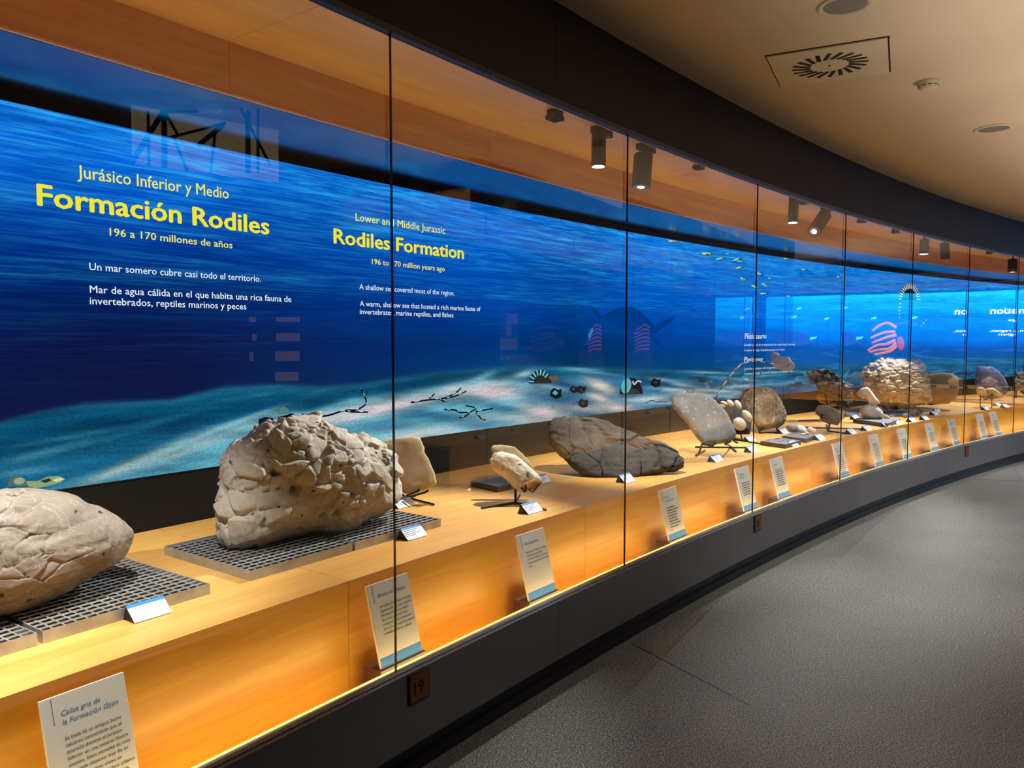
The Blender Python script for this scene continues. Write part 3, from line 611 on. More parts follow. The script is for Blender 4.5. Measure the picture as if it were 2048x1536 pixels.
def far_text(body, s, z, W, cap, color):
    V, Fc = text_mesh(body, .012); k = cap / CAPH; u = s - V[:, 0] / V[:, 0].max() * W      # reads left to right for someone facing the screen
    mesh_obj('heading_text', FAR(u, np.full(len(u), O_SCR - .01), z + V[:, 1] * k), Fc, M['print_bright'], scr_far, col=np.tile(lin(color), (len(V), 1)))
def far_hit(x, y, k):
    A = so(k * CH, 0)[:2]; B = so((k + 1) * CH, 0)[:2]; t = (B - A) / np.linalg.norm(B - A); n = np.array([-t[1], t[0]]); d = ray(x, y); tt = (A @ n) / (d[:2] @ n)
    d2 = d.copy(); d2[:2] -= 2 * (d[:2] @ n) * n; P = (d * tt)[:2]; u = np.array([math.cos(FAR.h), math.sin(FAR.h)]); q = np.linalg.solve(np.c_[d2[:2], -u], np.array(FAR.p0) - P)
    return q[1], EYE + d[2] * tt + d2[2] * q[0]
def far_poly(px, c, k=2, lift=.006):
    r = np.array([far_hit(x, y, k) for x, y in px]); return mesh_obj('creature_picture', FAR(r[:, 0], np.full(len(r), O_SCR - lift), r[:, 1]), [tuple(range(len(r)))], M['print_bright'], scr_far, col=np.tile(lin(c), (len(r), 1)))
sF, zF = far_hit(1912, 629, 4); far_text('Formation', sF + .92, zF, .92, .125, (255, 250, 235)); far_text('years ago', sF + .80, zF - .14, .50, .045, (230, 235, 240))
far_text('part of the region.', sF + .95, zF - .34, .95, .045, (235, 240, 250)); far_text('of the region', sF + .9, zF - .41, .75, .045, (235, 240, 250))
far_poly([(1548, 668), (1570, 662), (1600, 664), (1620, 672), (1637, 674), (1630, 680), (1634, 690), (1622, 686), (1600, 692), (1570, 690), (1548, 682)], (30, 66, 130)); far_poly([(1622, 674), (1637, 673), (1632, 678), (1622, 680)], (60, 190, 220), 2, .008)
for fx, fy in ((1600, 617), (1590, 634), (1656, 637)): far_poly(ell(fx, fy, 6, 2.4, -15, 10), (90, 190, 220), 2, .007)

# ------------------------------------------------------------------ lamps in the case
def px_r(wpx, P): return wpx / 2 * float((np.asarray(P) - [0, 0, EYE]) @ FW) / F
O_L = .40
def lamp(top, bot, wpx, on=True, label='', stem=False, power=30, angle=62, adapter=None, o=O_L, tilt_back=.55, aim=None):
    a = so(ato(*top, o)[0], o, ato(*top, o)[1]); b = so(ato(*bot, o)[0], o, ato(*bot, o)[1])
    build_lamp(a, b, px_r(wpx, (a + b) / 2), on, label, stem, power, angle, tilt_back, aim)
def build_lamp(a, b, r, on, label, stem, power, angle, tilt_back, aim=None):
    d = (b - a) / np.linalg.norm(b - a); s_, o_ = to_so(a[0], a[1]); t = np.array([math.cos(head(s_)), math.sin(head(s_)), 0]); n = np.array([-t[1], t[0], 0])
    e = empty('spotlight', a, label, 'spotlight', 'black cylinder spotlights inside the case')
    body = MB(); body.bar(a, b, r, 28); ob = body.obj('housing', M['lamp_black'], e); bevel(ob, .004)
    MB().bar(b - d * .004, b + d * .006, r * 1.02, 28).obj('rim', M['lamp_black'], e)
    MB().bar(b + d * .0062, b + d * .008, r * .84, 24).obj('lens', M['lamp_on'] if on else plain('grey_reflector', (120, 120, 118), .35, metal=.6), e)
    if not on: MB().bar(b + d * .008, b + d * .009, r * .38, 16).obj('bulb', M['lamp_on'], e)
    if stem: MB().bar(a + d * .02, np.r_[a[:2], Z_SOF - .03], .009, 8).obj('stem', M['lamp_black'], e)
    MB().box(np.r_[a[:2], Z_SOF - .018] + t * .03, t, n, (0, 0, 1), .085, .02, .018).obj('track_adapter', M['lamp_black'], e)
    if not stem and a[2] < Z_SOF - .04: MB().bar(a, np.r_[a[:2], Z_SOF - .03], .012, 8).obj('stem', M['lamp_black'], e)
    if power:
        tgt = b + np.array([0, 0, -1.6]) + n * tilt_back if aim is None else so(*aim)
        spot('spotlight_beam', b + d * .02, tgt, power, angle, .7, (1, .975, .935), .016)
PW = 240
lamp((1198, 256), (1197, 331), 29, True, 'cylinder spotlight pointing straight down, left of the second glass joint', power=PW * 1.35, aim=(.7, .66, .9))
lamp((1287, 309), (1282, 372), 38, False, 'largest cylinder spotlight on a short stem, right of the second glass joint', stem=True, power=PW, aim=(2.9, .6, .8))
lamp((1588, 398), (1586, 444), 20, True, 'cylinder spotlight pointing straight down, right of the third glass joint', power=PW * 1.3, aim=(4.7, .7, .8))
lamp((1650, 430), (1629, 462), 26, False, 'tilted cylinder spotlight on a stem aimed down to the left', stem=True, power=PW, aim=(3.6, .5, .85))
lamp((1849, 479), (1848, 507), 17, True, 'brightly lit cylinder spotlight straight above the big conglomerate', power=PW * 1.4, aim=(7.2, .75, .9))
lamp((1889, 486), (1891, 516), 17, False, 'unlit slightly tilted cylinder spotlight next to the brightly lit one', power=PW * 2.2, aim=(6.0, .6, .8))
lamp((2026, 518), (2025, 543), 17, False, 'rightmost black spotlight seen as a dark block', power=PW * 1.4, aim=(9.7, .7, .8))
lz = Z_SOF - .26
for s_ in (-.95, -1.6, -2.4):
    a = so(s_, .14, Z_SOF - .03); build_lamp(a, a + np.array([0, 0, -.24]), .045, True, 'cylinder spotlight above the grey boulder, mostly outside the picture at %s' % {-.95: 'right', -1.6: 'middle', -2.4: 'left'}[s_], False, PW * (1.0 if s_ > -1 else .62), 70, .75)
for i, s_ in enumerate((11.6, 13.4)):
    a = so(s_, O_L, Z_SOF - .03); build_lamp(a, a + np.array([0, 0, -.24]), .045, True, 'cylinder spotlight beyond the right edge, %s of two' % ('nearer', 'farther')[i], False, PW, 66, .3)
for i, s_ in enumerate((3.6, 5.4, 7.2, 9.0)):
    b = OPP(s_, O_L, Z_SOF - .27); spot('opposite_case_beam', b, OPP(s_, .8, .6), 70, 70, .7, (1, .95, .86), .03)
for (x, y, yb, wpx, lb) in ((1110, 208, 241, 34, 'small black track box left of the first hanging spotlight'), (1397, 321, 339, 23, 'small black track box between the second and third joints'), (1608, 395, 409, 17, 'small black track box just right of the straight spotlight'),
                    (1723, 434, 446, 18, 'small black track box right of the fourth glass joint'), (1791, 456, 467, 16, 'small black track box left of the brightly lit spotlight'), (1979, 502, 508, 13, 'small black track box nearest the right edge')):
    s_, zb = ato(x, yb, O_L); P = so(s_, O_L, zb); r = px_r(wpx, P) * .8; hd = head(s_); t = np.array([math.cos(hd), math.sin(hd), 0]); n = np.array([-t[1], t[0], 0])
    e = empty('track_connector', np.r_[P[:2], Z_SOF], lb, 'track box', 'black boxes on the lighting track')
    ob = MB().box(np.r_[P[:2], (Z_SOF + zb) / 2], t, n, (0, 0, 1), r, r * .8, (Z_SOF - zb) / 2 - .001).obj('box', M['lamp_black'], e); bevel(ob, .003)
    MB().box(np.r_[P[:2], zb + .012], t, n, (0, 0, 1), r * 1.12, r * .9, .011).obj('cap', M['lamp_black'], e)

# ------------------------------------------------------------------ ceiling fittings
def ceil_frame(x, y): return atz(x, y, Z_CEIL)
def disc_light(name, x, y, r, label, cat, inner):
    P = ceil_frame(x, y); e = empty(name, P, label, cat)
    V = []; Fc = []; n = 40; prof = [(r, 0), (r * .99, -.006), (r * .86, -.010), (r * .78, -.004), (r * .76, .0)]
    for rr, z in prof:
        for i in range(n): a = 2 * math.pi * i / n; V.append((P[0] + rr * math.cos(a), P[1] + rr * math.sin(a), P[2] + z - .0005))
    for k in range(len(prof) - 1):
        for i in range(n): Fc.append((k * n + i, k * n + (i + 1) % n, (k + 1) * n + (i + 1) % n, (k + 1) * n + i))
    mesh_obj('ring', V, Fc, M['offwhite'], e, smooth=True)
    MB().bar(P + [0, 0, -.0005], P + [0, 0, -.003], r * .775, 36).obj('diffuser', inner, e)
    return e
disc_light('ceiling_speaker', 1690, 10, .115, 'round recessed fitting with mesh cover at the top edge of the picture', 'ceiling light', M['greymesh'])
disc_light('downlight', 1987, 257, .12, 'small unlit round downlight near the right edge of the ceiling', 'ceiling light', M['greymesh'])
# swirl diffuser
C4 = [ceil_frame(*p) for p in ((1527, 110), (1770, 76), (1783, 140), (1567, 174))]; Cc_ = sum(C4) / 4; ex = (C4[1] - C4[0] + C4[2] - C4[3]); hx = np.linalg.norm(ex) / 4; ex /= np.linalg.norm(ex); ey = np.array([-ex[1], ex[0], 0]); hy = abs(((C4[3] - C4[0] + C4[2] - C4[1]) / 2) @ ey) / 2
v = empty('air_vent', Cc_, 'square swirl air vent with radial black slots in the ceiling', 'air vent')
ob = MB().box(Cc_ - [0, 0, .005], ex, ey, (0, 0, 1), hx, hy, .005).obj('plate', M['offwhite'], v); bevel(ob, .003)
MB().box(Cc_ - [0, 0, .0006], ex, ey, (0, 0, 1), hx + .008, hy + .008, .0005).obj('painted_shadow_rim', M['slot'], v)  # dark sheet painting the shadow edge around the plate
R0 = min(hx, hy)
for k in range(20):
    a = 2 * math.pi * k / 20; d = ex * math.cos(a) + ey * math.sin(a); q = -ex * math.sin(a) + ey * math.cos(a); dd = d * math.cos(.32) + q * math.sin(.32); qq = np.cross([0, 0, 1], dd)
    MB().box(Cc_ - [0, 0, .0105] + d * R0 * .52, dd, qq, (0, 0, 1), R0 * .18, R0 * .040, .001).obj('slot', M['slot'], v)
MB().bar(Cc_ - [0, 0, .0105], Cc_ - [0, 0, .0125], .006, 12).obj('screw', M['slot'], v)
P = ceil_frame(1857, 163); e = empty('smoke_detector', P, 'small white smoke detector on the ceiling right of the air vent', 'smoke detector')
V = []; Fc = []; n = 32; prof = [(.062, 0), (.062, -.012), (.054, -.016), (.050, -.036), (.036, -.046), (.0, -.047)]
for rr, z in prof:
    for i in range(n): a = 2 * math.pi * i / n; V.append((P[0] + rr * math.cos(a), P[1] + rr * math.sin(a), P[2] + z))
for k in range(len(prof) - 1):
    for i in range(n): Fc.append((k * n + i, k * n + (i + 1) % n, (k + 1) * n + (i + 1) % n, (k + 1) * n + i))
mesh_obj('dome', V, Fc, M['offwhite'], e, smooth=True)
for k in range(10):
    a = 2 * math.pi * k / 10; MB().box(P + np.array([.0505 * math.cos(a), .0505 * math.sin(a), -.028]), (-math.sin(a), math.cos(a), 0), (math.cos(a), math.sin(a), 0), (0, 0, 1), .011, .002, .003).obj('vent_slot', M['greymesh'], e)
# floor joint and a painted shadow line
def floor_line(a, b):
    A, B = atz(*a, 0), atz(*b, 0); t = (B - A) / np.linalg.norm(B - A)
    struct(MB().box((A + B) / 2 + [0, 0, .0006], t, (-t[1], t[0], 0), (0, 0, 1), np.linalg.norm(B - A) / 2, .0025, .0006).obj('trim_1', M['toe']))
floor_line((1262, 1287), (1500, 1410)); floor_line((1950, 959), (2300, 968))  # first strip paints a soft shadow line, second is a joint

# ------------------------------------------------------------------ number plates on the plinth
def plate(x, y, label, num):
    s, z = ato(x, y, -.036); fr = lambda ds, lift, dz: so(s + ds, -.036 - lift, z + dz); hw, hh = .053, .055
    e = empty('number_plate', fr(0, 0, 0), label, 'number plate', 'numbered plates on the grey plinth')
    t = (fr(.1, 0, 0) - fr(-.1, 0, 0)); t /= np.linalg.norm(t); n = np.array([-t[1], t[0], 0])
    ob = MB().box(fr(0, .004, 0), t, n, (0, 0, 1), hw, .004, hh).obj('backing', M['slot'], e); bevel(ob, .006, 3)
    MB().box(fr(0, .0085, 0), t, n, (0, 0, 1), hw - .006, .0008, hh - .006).obj('plate_face', M['bronze'], e)
    if num:
        V, Fc = text_mesh(num, .012); k = .042 / CAPH; W = V[:, 0].max() * k
        mesh_obj('numeral', np.array([fr(u * k - W / 2 - .004, .0098, w_ * k - .022) for u, w_ in V]), Fc, M['slot'], e)
plate(836, 1371, 'nearest bronze number plate, reading 19, right of the first glass joint', '19')
plate(1514, 1046, 'middle bronze number plate, reading 20, below the third glass joint', '20')
plate(1933, 902, 'small bronze number plate on the far plinth, number unreadable', '')

# ------------------------------------------------------------------ info boards in the trough
def place(o, s, off, z, parentless=True):
    h = head(s); P = so(s, off, z); o.matrix_world = Matrix.Translation(Vector(P)) @ Matrix.Rotation(h, 4, 'Z'); return o
def board(px, label, head_lines, body, band=True, head_rows=1, body_rows=8):
    s, _ = ato(px[0], px[1], .13); e = empty('info_board', (0, 0, 0), label, 'info board', 'cream info boards leaning in the trough')
    lean = math.atan2(.075, .285); W, H = .212, .297; up = np.array([0, math.sin(lean), math.cos(lean)]); nn = np.array([0, -math.cos(lean), math.sin(lean)]); z0 = .032
    B = lambda u, v_, l=0: np.array([u - W / 2, .0, z0]) + up * (H - v_) + nn * l     # v measured down from the top edge
    ob = MB().box(B(W / 2, H / 2, 0), (1, 0, 0), nn, up, W / 2, .004, H / 2).obj('panel', M['board_edge'], e)
    def quad(nm, u0, u1, v0, v1, l, m): return mesh_obj(nm, [B(u0, v1, l), B(u1, v1, l), B(u1, v0, l), B(u0, v0, l), B(u0, v1, .0035), B(u1, v1, .0035), B(u1, v0, .0035), B(u0, v0, .0035)], [(0, 1, 2, 3), (0, 4, 5, 1), (1, 5, 6, 2), (2, 6, 7, 3), (3, 7, 4, 0)], m, e)
    quad('face', .002, W - .001, .001, H - .001, .0045, M['board'])
    if band: quad('blue_band', .002, W - .001, H - .036, H - .001, .0050, M['board_blue'])
    quad('rule_line', .026, .0272, .004, .068, .0050, M['ink_dark'])
    MB().box((0, .03, z0 / 2 - .07), (1, 0, 0), (0, 1, 0), (0, 0, 1), W / 2 + .012, .045, z0 / 2 + .069).obj('wooden_foot', M['wood_dark'], e)
    def lines(nm, rows, v, size, step, m, shear, widths=None):
        VV = []; FF = []
        for i, r in enumerate(rows):
            vv = v + i * step
            if isinstance(r, str):
                V, Fc = text_mesh(r, .006, shear); k = size / CAPH; k2 = min(k, (W - .052) / V[:, 0].max())
                n = len(VV); VV += [B(.045 + u * k2, vv - w_ * k, .0052) for u, w_ in V]; FF += [tuple(q + n for q in f) for f in Fc]
            else:
                n = len(VV); VV += [B(.045, vv, .0052), B(.045 + r, vv, .0052), B(.045 + r, vv - size * .55, .0052), B(.045, vv - size * .55, .0052)]; FF.append((n, n + 1, n + 2, n + 3))
        ob = mesh_obj(nm, VV, FF, m, e); return ob
    lines('heading_text', head_lines, .052, .0125, .022, M['ink_blue'], .25)
    lines('body_text', body, .052 + .022 * len(head_lines) + .016, .0085, .0163, M['ink_dark'], 0)
    place(e, s, .105, Z_GB - .06); return e
rr = lambda n: [.10 + .04 * random.random() for _ in range(n)]
board((188, 1500), 'large nearest info board headed Caliza gris de la Formación Gijón', ['Caliza gris de', 'la Formación Gijón'],
      ['Se trata de un antiguo barro', 'calcáreo consolidado que se', 'acumuló durante el Jurásico', 'Inferior en una extensa llanura', 'costera. Estas variedad de roca', 'se puede observar hoy día en', 'diversos lugares como en', 'el entorno de los núcleos urbanos', 'de Gijón, Colunga y Caravia.'])
board((793, 1250), 'info board headed Brechas de colapso behind the first glass joint', ['Brechas de colapso'], ['Acumulación de bloques de caliza', 'angulosos de diferentes tamaños', '(brechas) debidos al colapso', 'de la roca encajante como', 'consecuencia de la disolución', 'de un nivel de evaporitas situado', 'inmediatamente por debajo.'])
board((1076, 1130), 'info board headed Estromatolitos, third from the left', ['Estromatolitos'], ['Estructuras de origen microbiano', 'constituidas por láminas', 'construidas debidas a la actividad', 'de microorganismos en una zona', 'litoral'])
board((1348, 1030), 'info board headed Grietas de desecación, below the dark slab', ['Grietas', 'de desecación'], rr(8) + [.02])
board((1495, 980), 'info board directly left of the third glass joint', [.075, .065], rr(6))
board((1563, 957), 'info board just right of the third glass joint', [.05], rr(8))
board((1684, 920), 'info board crossed by the fourth glass joint', [.04, .05], rr(14), band=True)
board((1755, 900), 'info board with many lines right of the fourth joint', [.085], rr(13))
board((1811, 887), 'info board crossed by the fifth glass joint', [.07, .06], rr(7))
board((1866, 873), 'info board between the fifth joint and the sixth, left one', [.05, .08], rr(6))
board((1910, 863), 'info board just left of the sixth glass joint', [.09, .07], rr(14))
board((1966, 852), 'left one of the close pair of boards right of the sixth joint', [.08], rr(12))
board((1993, 847), 'right one of the close pair of boards, last in view', [.06, .08], rr(9))

# ------------------------------------------------------------------ small label cards on the counter
CARD_W, CARD_D, CARD_Z = .122, .050, .044
def make_card(lines_):
    e = empty('label_card', (0, 0, 0)); A = np.array([0, CARD_D, CARD_Z]); L = np.linalg.norm(A); A = A / L; nn = np.array([0, -CARD_Z, CARD_D]) / math.hypot(CARD_Z, CARD_D)
    B = lambda u, v_, l=0: np.array([u - CARD_W / 2, 0, .001]) + A * v_ + nn * l
    V = [(-CARD_W / 2, .002, 0), (CARD_W / 2, .002, 0), (CARD_W / 2, CARD_D + .02, 0), (-CARD_W / 2, CARD_D + .02, 0), (-CARD_W / 2, CARD_D, CARD_Z), (CARD_W / 2, CARD_D, CARD_Z)]
    mesh_obj('holder', V, [(0, 3, 2, 1), (0, 1, 5, 4), (3, 4, 5, 2), (0, 4, 3), (1, 2, 5)], M['card_back'], e)
    MB().box(B(CARD_W / 2, L / 2, .0012), (1, 0, 0), A, nn, CARD_W / 2, L / 2, .001).obj('card', M['white_card'], e)
    MB().box(B(CARD_W / 2, L - .006, .0024), (1, 0, 0), A, nn, CARD_W / 2, .006, .0003).obj('blue_stripe', M['card_blue'], e)
    if lines_:
        VV = []; FF = []
        for i, (t_, size, mt) in enumerate(lines_):
            V, Fc = text_mesh(t_, .004); k = size / CAPH; n = len(VV); VV += [B(.006 + u * k, L - .020 - i * .0095 + w_ * k, .0026) for u, w_ in V]; FF += [tuple(q + n for q in f) for f in Fc]
        mesh_obj('printed_text', VV, FF, M['ink'], e)
    else:
        VV = []; FF = []
        for i in range(4):
            wd = (.085, .07, .09, .06)[i]; n = len(VV); v0 = L - .020 - i * .009; VV += [B(.006, v0, .0026), B(.006 + wd, v0, .0026), B(.006 + wd, v0 + .003, .0026), B(.006, v0 + .003, .0026)]; FF.append((n, n + 1, n + 2, n + 3))
        mesh_obj('printed_text', VV, FF, M['ink'], e)
    return e
def copy_thing(e):
    c = e.copy(); COL.objects.link(c)
    for ch in list(e.children):
        d = ch.copy(); COL.objects.link(d); d.parent = c
        for g in list(ch.children): h_ = g.copy(); COL.objects.link(h_); h_.parent = d
    return c
CARDS = [((303, 1231), 'white label card with blue stripe leaning on the nearest grating'), ((832, 1072), 'label card in front of the breccia boulder grating'), ((811, 1010), 'label card before the beige slab, behind the first joint'),
         ((1068, 1021), 'label card before the pale limestone on its post'), ((1088, 962), 'label card half hidden behind the pale limestone'), ((1258, 960), 'label card before the big dark slab at the second joint'),
         ((1437, 919), 'label card before the grey speckled stone, front one'), ((1508, 900), 'label card at the end of the rod left of the third joint'), ((1504, 879), 'label card behind the third joint, farther back one'),
         ((1590, 889), 'label card at the right corner of the small fossil tray'), ((1643, 876), 'label card at the right corner of the grey stones tray'), ((1570, 863), 'label card behind the grey stones tray'),
         ((1706, 864), 'label card left of two under the lying round stone'), ((1737, 857), 'label card right of two under the lying round stone'), ((1714, 835), 'label card behind, left of the white and grey stone'),
         ((1775, 850), 'label card below the white and grey stone, left one'), ((1797, 844), 'label card below the pebble row, second of four'), ((1827, 840), 'label card below the pebble row, third of four'),
         ((1853, 836), 'label card below the pebble row, last of four'), ((1872, 826), 'label card right of the conglomerate, front one of two'), ((1877, 820), 'label card right of the conglomerate, back one of two'),
         ((1974, 816), 'label card in front of the bones on legs'), ((1998, 808), 'left card of the pair right of the bones'), ((2013, 811), 'right card of the pair right of the bones')]
c0 = make_card([('Muestra de caliza gris', .0052, 0), ('Formación Gijón. Jurásico inferior', .0040, 0), ('Playa de La Espasa (Caravia)', .0040, 0)]); c1 = None
for i, (p, lb) in enumerate(CARDS):
    if i == 0: e = c0
    elif i == 1: e = c1 = make_card(None)
    else: e = copy_thing(c1)
    P = atz(p[0], p[1] + 4, Z_CNT); s, o = to_so(P[0], P[1]); e['label'] = lb; e['category'] = 'label card'; e['group'] = 'white label cards with a blue stripe on the counter'
    place(e, s, o - .012, Z_CNT + .0005)
for i, s in enumerate((3.6, 4.3, 5.0, 5.9, 6.6, 7.4, 8.3, 9.2, 9.8)):
    e = copy_thing(c1); e['label'] = 'label card on the opposite counter, mirrored in the panes'; e['category'] = 'label card'; e['group'] = 'mirrored label cards on the opposite counter'
    e.matrix_world = Matrix.Translation(Vector(OPP(s, .30 + .05 * (i % 2), Z_CNT + .0005))) @ Matrix.Rotation(head(s) + math.pi, 4, 'Z')

# ------------------------------------------------------------------ rocks
_ico = {}
def ico(sub):
    if sub not in _ico:
        bm = bmesh.new(); bmesh.ops.create_icosphere(bm, subdivisions=sub, radius=1); bm.verts.ensure_lookup_table()
        _ico[sub] = (np.array([v.co[:] for v in bm.verts]), np.array([[v.index for v in f.verts] for f in bm.faces])); bm.free()
    return _ico[sub]
def vnormals(V, Fc):
    n = np.cross(V[Fc[:, 1]] - V[Fc[:, 0]], V[Fc[:, 2]] - V[Fc[:, 0]]); N = np.zeros_like(V)
    for k in range(3): np.add.at(N, Fc[:, k], n)
    return N / (np.linalg.norm(N, axis=1)[:, None] + 1e-12)
def outline_r(poly, c, th):
    P = np.array(poly, float); Q = np.roll(P, -1, 0); t = np.linspace(0, 1, 24)[:-1]
    D = (P[:, None] + (Q - P)[:, None] * t[None, :, None]).reshape(-1, 2) - c; a = np.arctan2(D[:, 1], D[:, 0]); r = np.hypot(D[:, 0], D[:, 1]); o = np.argsort(a); a = a[o]; r = r[o]
    return np.interp(th, np.r_[a - 2 * np.pi, a, a + 2 * np.pi], np.r_[r, r, r])
def rock(name, outline, P0, normal, thick, sub, mat, disp=None, e1=1., e2=1., zmin=None, parent=None, smooth=True, back=None, roundpx=0):
    """closed stone whose outline lies in the plane through P0 with the given normal, swelling to both sides by thick (back by back)"""
    U, Fc = ico(sub); n = np.asarray(normal, float); n /= np.linalg.norm(n); P0 = np.asarray(P0, float)
    poly = np.array(outline, float); c = (poly.max(0) + poly.min(0)) / 2
    th = np.arctan2(-U[:, 1], U[:, 0]); rr_ = np.hypot(U[:, 0], U[:, 1]); R_ = outline_r(poly, c, th) * rr_ ** e1
    px = c[0] + np.cos(th) * R_; py = c[1] + np.sin(th) * R_
    d = FW + ((px - 1024) / F)[:, None] * RT - ((py - 768) / F)[:, None] * UP; O = np.array([0, 0, EYE]); t = ((P0 - O) @ n) / (d @ n); V = O + d * t[:, None]
    w_ = np.sign(U[:, 2]) * np.abs(U[:, 2]) ** e2; bk_ = thick if back is None else back
    V = V + n * (np.where(w_ > 0, w_ * thick, w_ * bk_))[:, None]
    N = vnormals(V, Fc)
    if np.mean(((V - V.mean(0)) * N).sum(1)) < 0: N = -N; Fc = Fc[:, ::-1]
    if disp is not None: V = V + N * disp(V, U)[:, None]
    if zmin is not None: V[:, 2] = np.maximum(V[:, 2], zmin)
    return mesh_obj(name, V, Fc, mat, parent, smooth=smooth)
def dvec(P, az=0., tilt=0.):
    """direction towards the viewer from P, turned by az degrees and tilted upwards"""
    d = -np.asarray(P, float)[:2]; d = d / np.linalg.norm(d); a = math.radians(az); d = np.array([d[0] * math.cos(a) - d[1] * math.sin(a), d[0] * math.sin(a) + d[1] * math.cos(a)])
    t = math.radians(tilt); return np.array([d[0] * math.cos(t), d[1] * math.cos(t), math.sin(t)])
def shift(P, o, ds=0.):   # move a point deeper into the case
    s, oo = to_so(P[0], P[1]); q = so(s + ds, oo + o, P[2]); return q

Z_GR = Z_CNT + .036
M['breccia'] = rockmat('breccia', (190, 178, 160), (214, 203, 186), (232, 224, 210), 14, bump=.55, fine=150, pits=26)
M['boulder'] = rockmat('grey_brown_boulder', (122, 108, 96), (146, 131, 118), (168, 153, 138), 7, bump=.35, fine=120, vein=((166, 153, 140), 8), pits=24)
M['beige_slab'] = rockmat('beige_sandstone', (184, 164, 128), (198, 178, 142), (210, 192, 156), 9, bump=.25, fine=170)
M['limestone'] = rockmat('pale_limestone', (190, 176, 150), (216, 206, 186), (234, 228, 214), 18, bump=.4, fine=130, pits=34)
M['shale'] = rockmat('dark_shale', (60, 54, 50), (76, 70, 64), (96, 88, 78), 12, bump=.6, fine=120)
M['speckled'] = rockmat('grey_speckled', (120, 122, 122), (138, 140, 140), (156, 157, 156), 8, bump=.2, fine=150, speck=((178, 178, 175), 24, .16))
M['pebble'] = rockmat('cream_pebble', (176, 164, 140), (208, 198, 176), (226, 218, 200), 22, bump=.2)
M['brown_slab'] = rockmat('mottled_brown_slab', (58, 48, 38), (98, 84, 66), (150, 132, 106), 13, bump=.5, vein=((176, 156, 128), 9))
M['black_flaky'] = rockmat('black_flaky', (24, 23, 24), (66, 62, 60), (168, 160, 150), 14, bump=.8)
M['grey_stone'] = rockmat('grey_stone', (110, 104, 94), (136, 128, 116), (158, 150, 136), 14, bump=.35)
M['conglom'] = rockmat('conglomerate', (150, 130, 106), (186, 166, 140), (216, 200, 176), 20, bump=.5, fine=110)
M['orange_rock'] = rockmat('ochre_rock', (150, 92, 40), (186, 120, 56), (208, 160, 96), 12, bump=.4)
M['brown_round'] = rockmat('brown_round', (112, 92, 72), (134, 112, 88), (150, 128, 104), 8, bump=.3)
M['purple'] = rockmat('violet_grey_slab', (84, 84, 104), (104, 108, 150), (122, 124, 170), 6, bump=.2, vein=((190, 180, 190), 6))
M['bone'] = rockmat('yellow_bone', (196, 160, 96), (222, 192, 130), (240, 222, 176), 16, bump=.3)
M['steel_dark'] = plain('dull_steel', (52, 52, 52), .5, metal=.3, nz=.2, nscale=14)
M['steel'] = plain('galvanised_steel', (176, 178, 180), .38, metal=.55, nz=.2, nscale=14)
M['slate_block'] = plain('dark_brown_block', (78, 66, 60), .5, nz=.08, nscale=30)
M['slate_top'] = plain('grey_tray_top', (98, 96, 98), .7, nz=.1, nscale=80)

# steel gratings (frame, bearing bars, cross rods)
def grating(s0, s1, o0, o1, label, zt=.036):
    e = empty('steel_grating', so((s0 + s1) / 2, (o0 + o1) / 2, Z_CNT), label, 'steel grating', 'galvanised steel gratings under the boulders')
    h = head((s0 + s1) / 2); t = np.array([math.cos(h), math.sin(h), 0]); n = np.array([-t[1], t[0], 0]); C_ = so((s0 + s1) / 2, (o0 + o1) / 2, Z_CNT + .0005); L = (s1 - s0) / 2; D = (o1 - o0) / 2; up = (0, 0, 1)
    z = zt / 2
    for sg in (-1, 1):
        ob = MB().box(C_ + n * sg * (D - .002) + [0, 0, z], t, n, up, L, .002, z).obj('frame_bar', M['steel'], e)
        MB().box(C_ + t * sg * (L - .002) + [0, 0, z], t, n, up, .002, D - .004, z).obj('frame_bar', M['steel'], e)
    nb = int(round(2 * L / .034)); proto = None
    for i in range(1, nb):
        o_ = -L + 2 * L * i / nb
        if proto is None: proto = MB().box((0, 0, 0), n, t, up, D - .004, .0011, z - .004).obj('bearing_bar', M['steel_dark'], e); m_ = MB(); m_.v = [tuple(v.co) for v in proto.data.vertices]; m_.f = [tuple(p.vertices) for p in proto.data.polygons]; m_.box((0, 0, z - .003), n, t, up, D - .004, .0022, .0012); me = bpy.data.meshes.new('bearing_bar'); me.from_pydata(m_.v, [], m_.f); me.materials.append(M['steel_dark']); me.materials.append(M['steel']); me.polygons.foreach_set('material_index', [0] * 6 + [1] * 6); proto.data = me; ob = proto
        else: ob = proto.copy(); COL.objects.link(ob)
        ob.location = Vector(C_ + t * o_ + [0, 0, zt - z - .001]); ob.parent = e; ob.matrix_parent_inverse = e.matrix_world.inverted()
    nb = int(round(2 * D / .036)); proto = None
    for i in range(1, nb):
        o_ = -D + 2 * D * i / nb
        if proto is None: proto = MB().bar(-t * (L - .004), t * (L - .004), .0034, 6).obj('cross_rod', M['steel'], e); ob = proto
        else: ob = proto.copy(); COL.objects.link(ob)
        ob.location = Vector(C_ + n * o_ + [0, 0, zt - .003]); ob.parent = e; ob.matrix_parent_inverse = e.matrix_world.inverted()
    return e
grating(-.908, -.372, .51, 1.075, 'steel grating under the right end of the big grey boulder')
grating(-1.52, -.914, .51, 1.075, 'steel grating at the left picture edge under the big grey boulder')
grating(-.212, .274, .52, 1.10, 'steel grating under the left half of the breccia boulder')
grating(.280, .806, .52, 1.10, 'steel grating under the right half of the breccia boulder')

